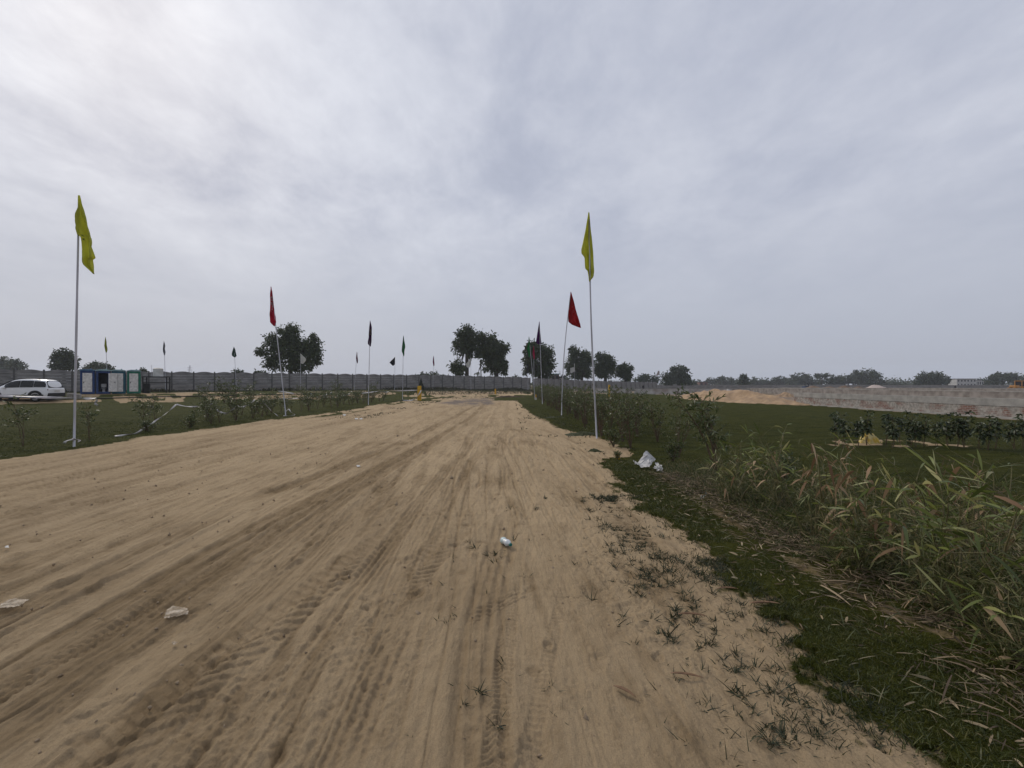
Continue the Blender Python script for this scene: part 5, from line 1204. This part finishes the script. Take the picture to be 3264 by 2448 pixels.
gsheet('paper_scrap', 'tiny pale scrap lying below the torn plastic film', 'litter', [[(548, 2054), (560, 2052)], [(550, 2064), (563, 2058)]], M_film, 7, .01)
gsheet('paper_scrap', 'tiny white scrap on the tyre ribs left of the road centre', 'litter', [[(1136, 1485), (1147, 1485)], [(1138, 1491), (1149, 1489)]], M_sack, 8, .01)
gsheet('paper_scrap', 'tiny pale scrap at the left edge among the ruts', 'litter', [[(17, 1744), (26, 1744)], [(18, 1751), (30, 1750)]], M_sack, 9, .01)
for i, (px, py) in enumerate(((1097, 1324), (1136, 1336), (1150, 1336))):
    gsheet('paper_scrap', ['white scrap in the weeds below the purple flag', 'left of the two white scraps below the purple flag', 'right of the two white scraps below the purple flag'][i], 'litter', [[(px - 4, py - 2), (px + 4, py - 2)], [(px - 3, py + 2), (px + 5, py + 2)]], M_sack, 20 + i, .04)
# drinks bottle, crushed, lying on the sand with its cap to the lower right
def bottle():
    x0, y0 = gp(1606, 1735); x1, y1 = gp(1628, 1750); c = Vector((x0, y0, .03)); e = Vector((x1, y1, .035)); t = (e - c).normalized(); c = e - t * .185
    r = empty('drinks_bottle', (c.x, c.y, 0), 'small clear drinks bottle with teal cap lying on the sand', 'bottle'); o = Vector((c.x, c.y, 0))
    M_b = pm('bottle_plastic', (.60, .62, .62), (.46, .50, .50), 12, .2, spec=.6, coat=.4); M_cap = pm('bottle_cap', (.01, .17, .15), (.008, .11, .10), 10, .35); M_l = pm('bottle_label', (.30, .52, .48), (.50, .56, .55), 22, .4)
    def seg(a, b_, ra, rb_, n=5):
        pts = [c - o + t * (a + (b_ - a) * k / n) for k in range(n + 1)]; return pts, [ra + (rb_ - ra) * k / n for k in range(n + 1)]
    b = MB(); P_ = []; R2 = []
    for a, ra in ((0, .020), (.006, .031), (.03, .033), (.06, .031), (.075, .024), (.09, .031), (.115, .034), (.135, .031), (.15, .020), (.162, .012), (.17, .012)):
        P_.append(c - o + t * a + Vector((0, 0, .006))); R2.append(ra)
    bo = b.tube(P_, R2, 20).build('bottle', M_b, r, smooth=True)
    b = MB(); b.tube([c - o + t * a + Vector((0, 0, .006)) for a in (.168, .170, .186, .188)], [.012, .0165, .0165, .012], 16); b.build('cap', M_cap, r, smooth=False)
    b = MB(); b.tube([c - o + t * a + Vector((0, 0, .006)) for a in (.032, .058)], [.0338, .0320], 20, cap=False); b.build('label', M_l, bo, smooth=True)
bottle()
for i, (px, py, ln, an, w) in enumerate(((1991, 2220, .13, -.75, .022), (2190, 2168, .17, -.25, .018), (2208, 1972, .19, -.15, .022), (2320, 1887, .16, -.05, .02), (2440, 1935, .22, -.05, .026))):
    x, y = gp(px, py); n = 8; b = MB(); rows = []
    for k in range(n + 1):
        t = k / n; wd = w * math.sin(math.pi * min(1, t * .9 + .08)) ** .7 / 2; cx_ = (t - .5) * ln
        rows.append([(cx_ * math.cos(an) - s * wd * math.sin(an), cx_ * math.sin(an) + s * wd * math.cos(an), .012 + abs(s) * wd * .9 + .02 * t * (1 - t)) for s in (-1, 0, 1)])
    b.grid(rows); o = b.build('dry_leaf', pm('leaf_brown', (.24, .145, .08), (.13, .075, .045), 20, .6), None, smooth=True, loc=G(x, y, .012), solid=.001)
    tag(o, ['reddish brown curled bamboo leaf on the sand, lowest of the five', 'long brown bamboo leaf on sand near the bottom right tufts', 'thick brown bamboo leaf beside the double grass tuft', 'brown bamboo leaf at the verge, farthest of the five', 'long dry leaf half lying on the verge grass'][i], 'leaf', 'fallen brown leaves on the sand')
gx, gy = gp(983, 2296); heap('sand_clod', 'pale stone-like clod in a small hollow on the road', 'clod', gx, gy, .035, .03, .045, pm('stone', (.36, .28, .2), (.28, .21, .15), 30, .9), 61, n=18, rough=.2)
# yellow sack in the sapling bed
for i, (px, w, h, lb) in enumerate(((2770, .52, .36, 'slumped yellow sack on the sand bed among the saplings'),)):
    Yb = 12.55; o = heap('yellow_sack', lb, 'sack', P(px, 0, Yb).x, Yb, .33, .22, .27, pm('yellow_sack', (.60, .40, .05), (.62, .50, .22), 7, .6, lo=.42, hi=.58), 66, n=34, rough=.5, peak=0)
# small things in the far field ------------------------------------------------
def building(name, label, px0, px1, pyt, Y, mat, storeys, bays, roofm=None, dark_top=False, zb=0.0):
    x0, x1 = P(px0, 0, Y).x, P(px1, 0, Y).x; h = P(0, pyt, Y).z; w = x1 - x0; r = empty(name, G((x0 + x1) / 2, Y), label, 'building'); h -= gz((x0 + x1) / 2, Y)
    b = MB(); b.box((0, 3, h / 2 - .3), (w, 6, h + .6)); b.build('wall', mat, r)
    b = MB(); b.box((0, 2.8, h + .12), (w + .8, 7.2, .24)); b.build('roof', roofm or M_dark, r)
    for s in range(storeys):
        for k in range(bays):
            z = (s + .55) * h / storeys; x = -w / 2 + (k + .5) * w / bays; q = MB(); q.box((x, -.01, z), (w / bays * .45, .1, h / storeys * .42)); f = q.build('window', M_dark, r)
    return r
M_bw = pm('far_plaster', (.46, .46, .45), (.34, .34, .33), .6, .9); M_bd = pm('far_brick', (.13, .10, .09), (.09, .07, .065), .8, .9)
building('village_house', 'dark two-storey house with flat roof beside the oval tree', 1757, 1782, 1193, 165, M_bd, 2, 2, M_roofp)
building('village_house', 'low annex right of the dark two-storey house', 1784, 1796, 1204, 166, M_bw, 1, 1)
building('white_building', 'long hazy white two-storey building near the right edge', 3050, 3112, 1208, 300, M_bw, 2, 6)
building('white_building', 'lower pale wing right of the hazy white building', 3114, 3136, 1212, 302, M_bw, 1, 3)
building('village_house', 'tiny reddish house in the haze right of the round-headed tree', 2230, 2256, 1218, 330, pm('far_red', (.20, .11, .09), (.15, .08, .07), 1, .9), 1, 2)
building('village_house', 'low pale sheds before the woods behind the earth cones', 2655, 2690, 1226, 290, M_bw, 1, 4)
def pylon(label, px, pyt, Y):
    h = P(0, pyt, Y).z + .3; r = empty('pylon', G(P(px, 0, Y).x, Y), label, 'pylon'); b = MB(); w = h * .11
    for sx in (-1, 1):
        for sy in (-1, 1): b.tube([(sx * w, sy * w, -.3), (sx * .25, sy * .25, h)], .11, 4)
    for k in range(7):
        z0, z1 = h * k / 8, h * (k + 1) / 8; a0, a1 = w * (1 - k / 8.5), w * (1 - (k + 1) / 8.5)
        b.tube([(-a0, -a0, z0), (a1, -a1, z1)], .07, 4); b.tube([(a0, -a0, z0), (-a1, -a1, z1)], .07, 4)
    b.build('tower', M_pole, r)
    for z in (.78, .9): b = MB(); b.box((0, 0, h * z), (h * .26, .25, .25)); b.build('cross_arm', M_pole, r)
pylon('faint lattice pylon over the wall right of the water tank', 605, 1166, 420)
pylon('faint lattice pylon right of the dark two-storey house', 1784, 1180, 520)
def tractor():
    Y = 138; r = empty('tractor', G(P(2573, 0, Y).x, Y), 'small blue tractor standing left of the earth cones', 'tractor', rz=.3); mb = pm('tractor_blue', (.02, .07, .18), (.012, .04, .11), 3, .4)
    b = MB(); b.box((-.9, 0, .85), (1.5, .8, .7)); b.box((.4, 0, .75), (1.2, .9, .5)); b.build('body', mb, r, bevel=.05)
    b = MB(); b.box((.5, 0, 1.95), (1.5, 1.4, .10)); [b.box((.5 + sx * .65, sy * .6, 1.45), (.07, .07, 1.0)) for sx in (-1, 1) for sy in (-1, 1)]; b.build('canopy', M_dark, r)
    for x, rad in ((-1.2, .4), (.7, .7)):
        for sy in (-1, 1):
            b = MB(); b.tube([(x, sy * .65, rad), (x, sy * .9, rad)], rad, 18); b.build('wheel', M_blk, r)
tractor()
def backhoe():
    Y = 106; r = empty('backhoe_loader', G(P(3248, 0, Y).x, Y), 'orange backhoe loader at the right edge beyond the plots', 'excavator', rz=.25); mo = pm('machine_orange', (.50, .25, .06), (.36, .17, .05), 2, .5)
    b = MB(); b.box((-.3, 0, 1.0), (3.2, 1.3, .55)); b.box((-1.5, 0, 1.35), (1.3, 1.1, .45)); b.build('body', mo, r, bevel=.04)
    b = MB(); b.box((.5, 0, 2.55), (1.5, 1.4, .12)); [b.box((.5 + sx * .68, sy * .62, 1.9), (.10, .10, 1.3)) for sx in (-1, 1) for sy in (-1, 1)]; b.build('cab_frame', mo, r)
    b = MB(); b.box((.5, 0, 1.9), (1.25, 1.15, 1.2)); b.build('cab_glass', M_dark, r)
    for x, rad in ((-1.5, .5), (1.0, .72)):
        for sy in (-1, 1):
            w = empty('wheel', (x, sy * .8, rad)); w.parent = r; b = MB(); b.tube([(0, -.2, 0), (0, .2, 0)], rad, 20); b.build('tyre', M_blk, w); b = MB(); b.tube([(0, -.22, 0), (0, .22, 0)], rad * .5, 14); b.build('rim', mo, w)
    b = MB(); b.tube([(-1.8, .5, 1.2), (-2.9, .5, .9), (-3.2, .5, .35)], .10, 6); b.tube([(-1.8, -.5, 1.2), (-2.9, -.5, .9), (-3.2, -.5, .35)], .10, 6); b.build('loader_arm', mo, r)
    b = MB(); b.prism([(-3.9, .1), (-3.15, .1), (-3.1, .8), (-3.3, .75), (-3.35, .3)], -1.1, 1.1); b.build('bucket', M_blk, r)
    b = MB(); b.tube([(1.6, 0, 1.0), (2.0, 0, 2.9), (2.9, 0, 2.2), (2.8, 0, 1.2)], [.16, .14, .12, .1], 6); b.build('digger_arm', mo, r)
backhoe()
M_stack = pm('dark_stack', (.035, .033, .036), (.018, .017, .018), 3, .8)
for lb, px, Y, w, h, m in (('dark covered material stack under the domed tree', 2940, 112, 4.6, .85, M_stack), ('right dark material stack beside the white pile', 2990, 111, 3.6, .75, M_stack), ('long dark stack left of the orange backhoe', 3200, 112, 5.5, .8, M_stack)):
    r = empty('material_stack', G(P(px, 0, Y).x, Y), lb, 'stack'); b = MB()
    for k in range(5):
        for q in range(6 - k): b.tube([(-w / 2 + .1 * k, (q + k * .5) * .26 - .7, .13 + k * h / 6), (w / 2 - .2 * k, (q + k * .5) * .26 - .7, .13 + k * h / 6)], .13, 6)
    b.build('pipes', m, r)["kind"] = 'stuff'
heap('white_sack', 'white pile between the two dark stacks', 'sack', P(2974, 0, 107).x, 107, 1.8, 1, .6, M_whp, 71, peak=1)
def person(label, px, Y, h, seed, shirt, trousers, face=0.0):
    r = empty('person', G(P(px, 0, Y).x, Y), label, 'person', rz=face); k = h / 1.72
    me = bpy.data.meshes.new('body'); V = [(0, 0, .95), (0, 0, 1.15), (0, 0, 1.40), (0, 0, 1.50), (0, .01, 1.58), (0, .01, 1.70), (.10, 0, .90), (.11, .02, .50), (.11, -.01, .08), (.12, -.10, .04), (-.10, 0, .90), (-.12, -.03, .50), (-.13, .03, .08), (-.14, -.06, .04), (.19, 0, 1.42), (.24, .01, 1.15), (.22, -.08, .92), (-.19, 0, 1.42), (-.24, .01, 1.15), (-.22, -.08, .92)]
    E = [(0, 1), (1, 2), (2, 3), (3, 4), (4, 5), (0, 6), (6, 7), (7, 8), (8, 9), (0, 10), (10, 11), (11, 12), (12, 13), (2, 14), (14, 15), (15, 16), (2, 17), (17, 18), (18, 19)]
    Rr = [.15, .145, .16, .06, .095, .085, .10, .07, .045, .045, .10, .07, .045, .045, .06, .045, .035, .06, .045, .035]
    me.from_pydata([(a * k, b_ * k, c_ * k) for a, b_, c_ in V], E, []); o = bpy.data.objects.new('body', me); COL.objects.link(o); o.parent = r; me.materials.append(shirt)
    m = o.modifiers.new('skin', 'SKIN'); sl = me.skin_vertices[0].data
    for i, q in enumerate(Rr): sl[i].radius = (q * k, q * k); sl[i].use_root = i == 0
    o.modifiers.new('sub', 'SUBSURF').render_levels = 1
person('tiny dark figure standing before the end of the far precast wall', 2050, 122, 1.7, 1, pm('dark_clothes', (.03, .03, .035), (.02, .02, .02), 3, .9), None)
person('tiny dark figure standing among the stacks near the right edge', 3045, 112, 1.6, 2, pm('dark_clothes', (.045, .04, .04), (.03, .03, .03), 3, .9), None)
# weeds at the foot of the wall
def wall_weeds():
    R = rs(801); out = []
    n = 9000; t = R.uniform(0, 1, n); x = -60 + 64 * t; dd = np.abs(R.normal(size=n)) * 1.8 + .3; y = WA + WB * x - dd * 1.272; hgt = R.uniform(.15, .55, n) * (.5 + 1.2 * sst(.45, .7, fbm(x * .25, y * .25, 3, 802)))
    out.append(blades(np.stack([x, y, gz_np(x, y) - .02], 1), dirs(R, n, 1, .5), hgt, .09, .3, 2, [.6, 1, .1], 3))
    n = 7000; x = R.uniform(-14, 6, n); y = WA + WB * x - R.uniform(1, 19, n) * 1.272
    out.append(blades(np.stack([x, y, gz_np(x, y) - .02], 1), dirs(R, n, .7, .6), R.uniform(.08, .25, n), .09, .3, 2, [.6, 1, .1], 4))
    V, F = cat(out); o = np_mesh('weeds', V, [F], leafm('wall_weed', [(.022, .026, .013), (.04, .044, .02), (.075, .066, .036)], .7, .1)); tag(o, 'dark rough weeds growing along the foot of the precast wall', 'weeds', kind='stuff')
wall_weeds()

# ------------------------------------------------------------------ haze
hb = MB(); hb.box((0, 0, 30.5), (3300, 3300, 66.0)); hz = hb.build('haze', None); tag(hz, 'thin pale haze over the whole plain', 'haze', kind='stuff')
hm = bpy.data.materials.new('haze_air'); hm.use_nodes = True; nt = hm.node_tree; nt.nodes.clear(); ho = nt.nodes.new('ShaderNodeOutputMaterial'); pv = nt.nodes.new('ShaderNodeVolumePrincipled')
pv.inputs['Color'].default_value = (.86, .92, 1.0, 1); pv.inputs['Density'].default_value = .00036; pv.inputs['Anisotropy'].default_value = .2
nt.links.new(pv.outputs[0], ho.inputs['Volume']); hz.data.materials.append(hm)
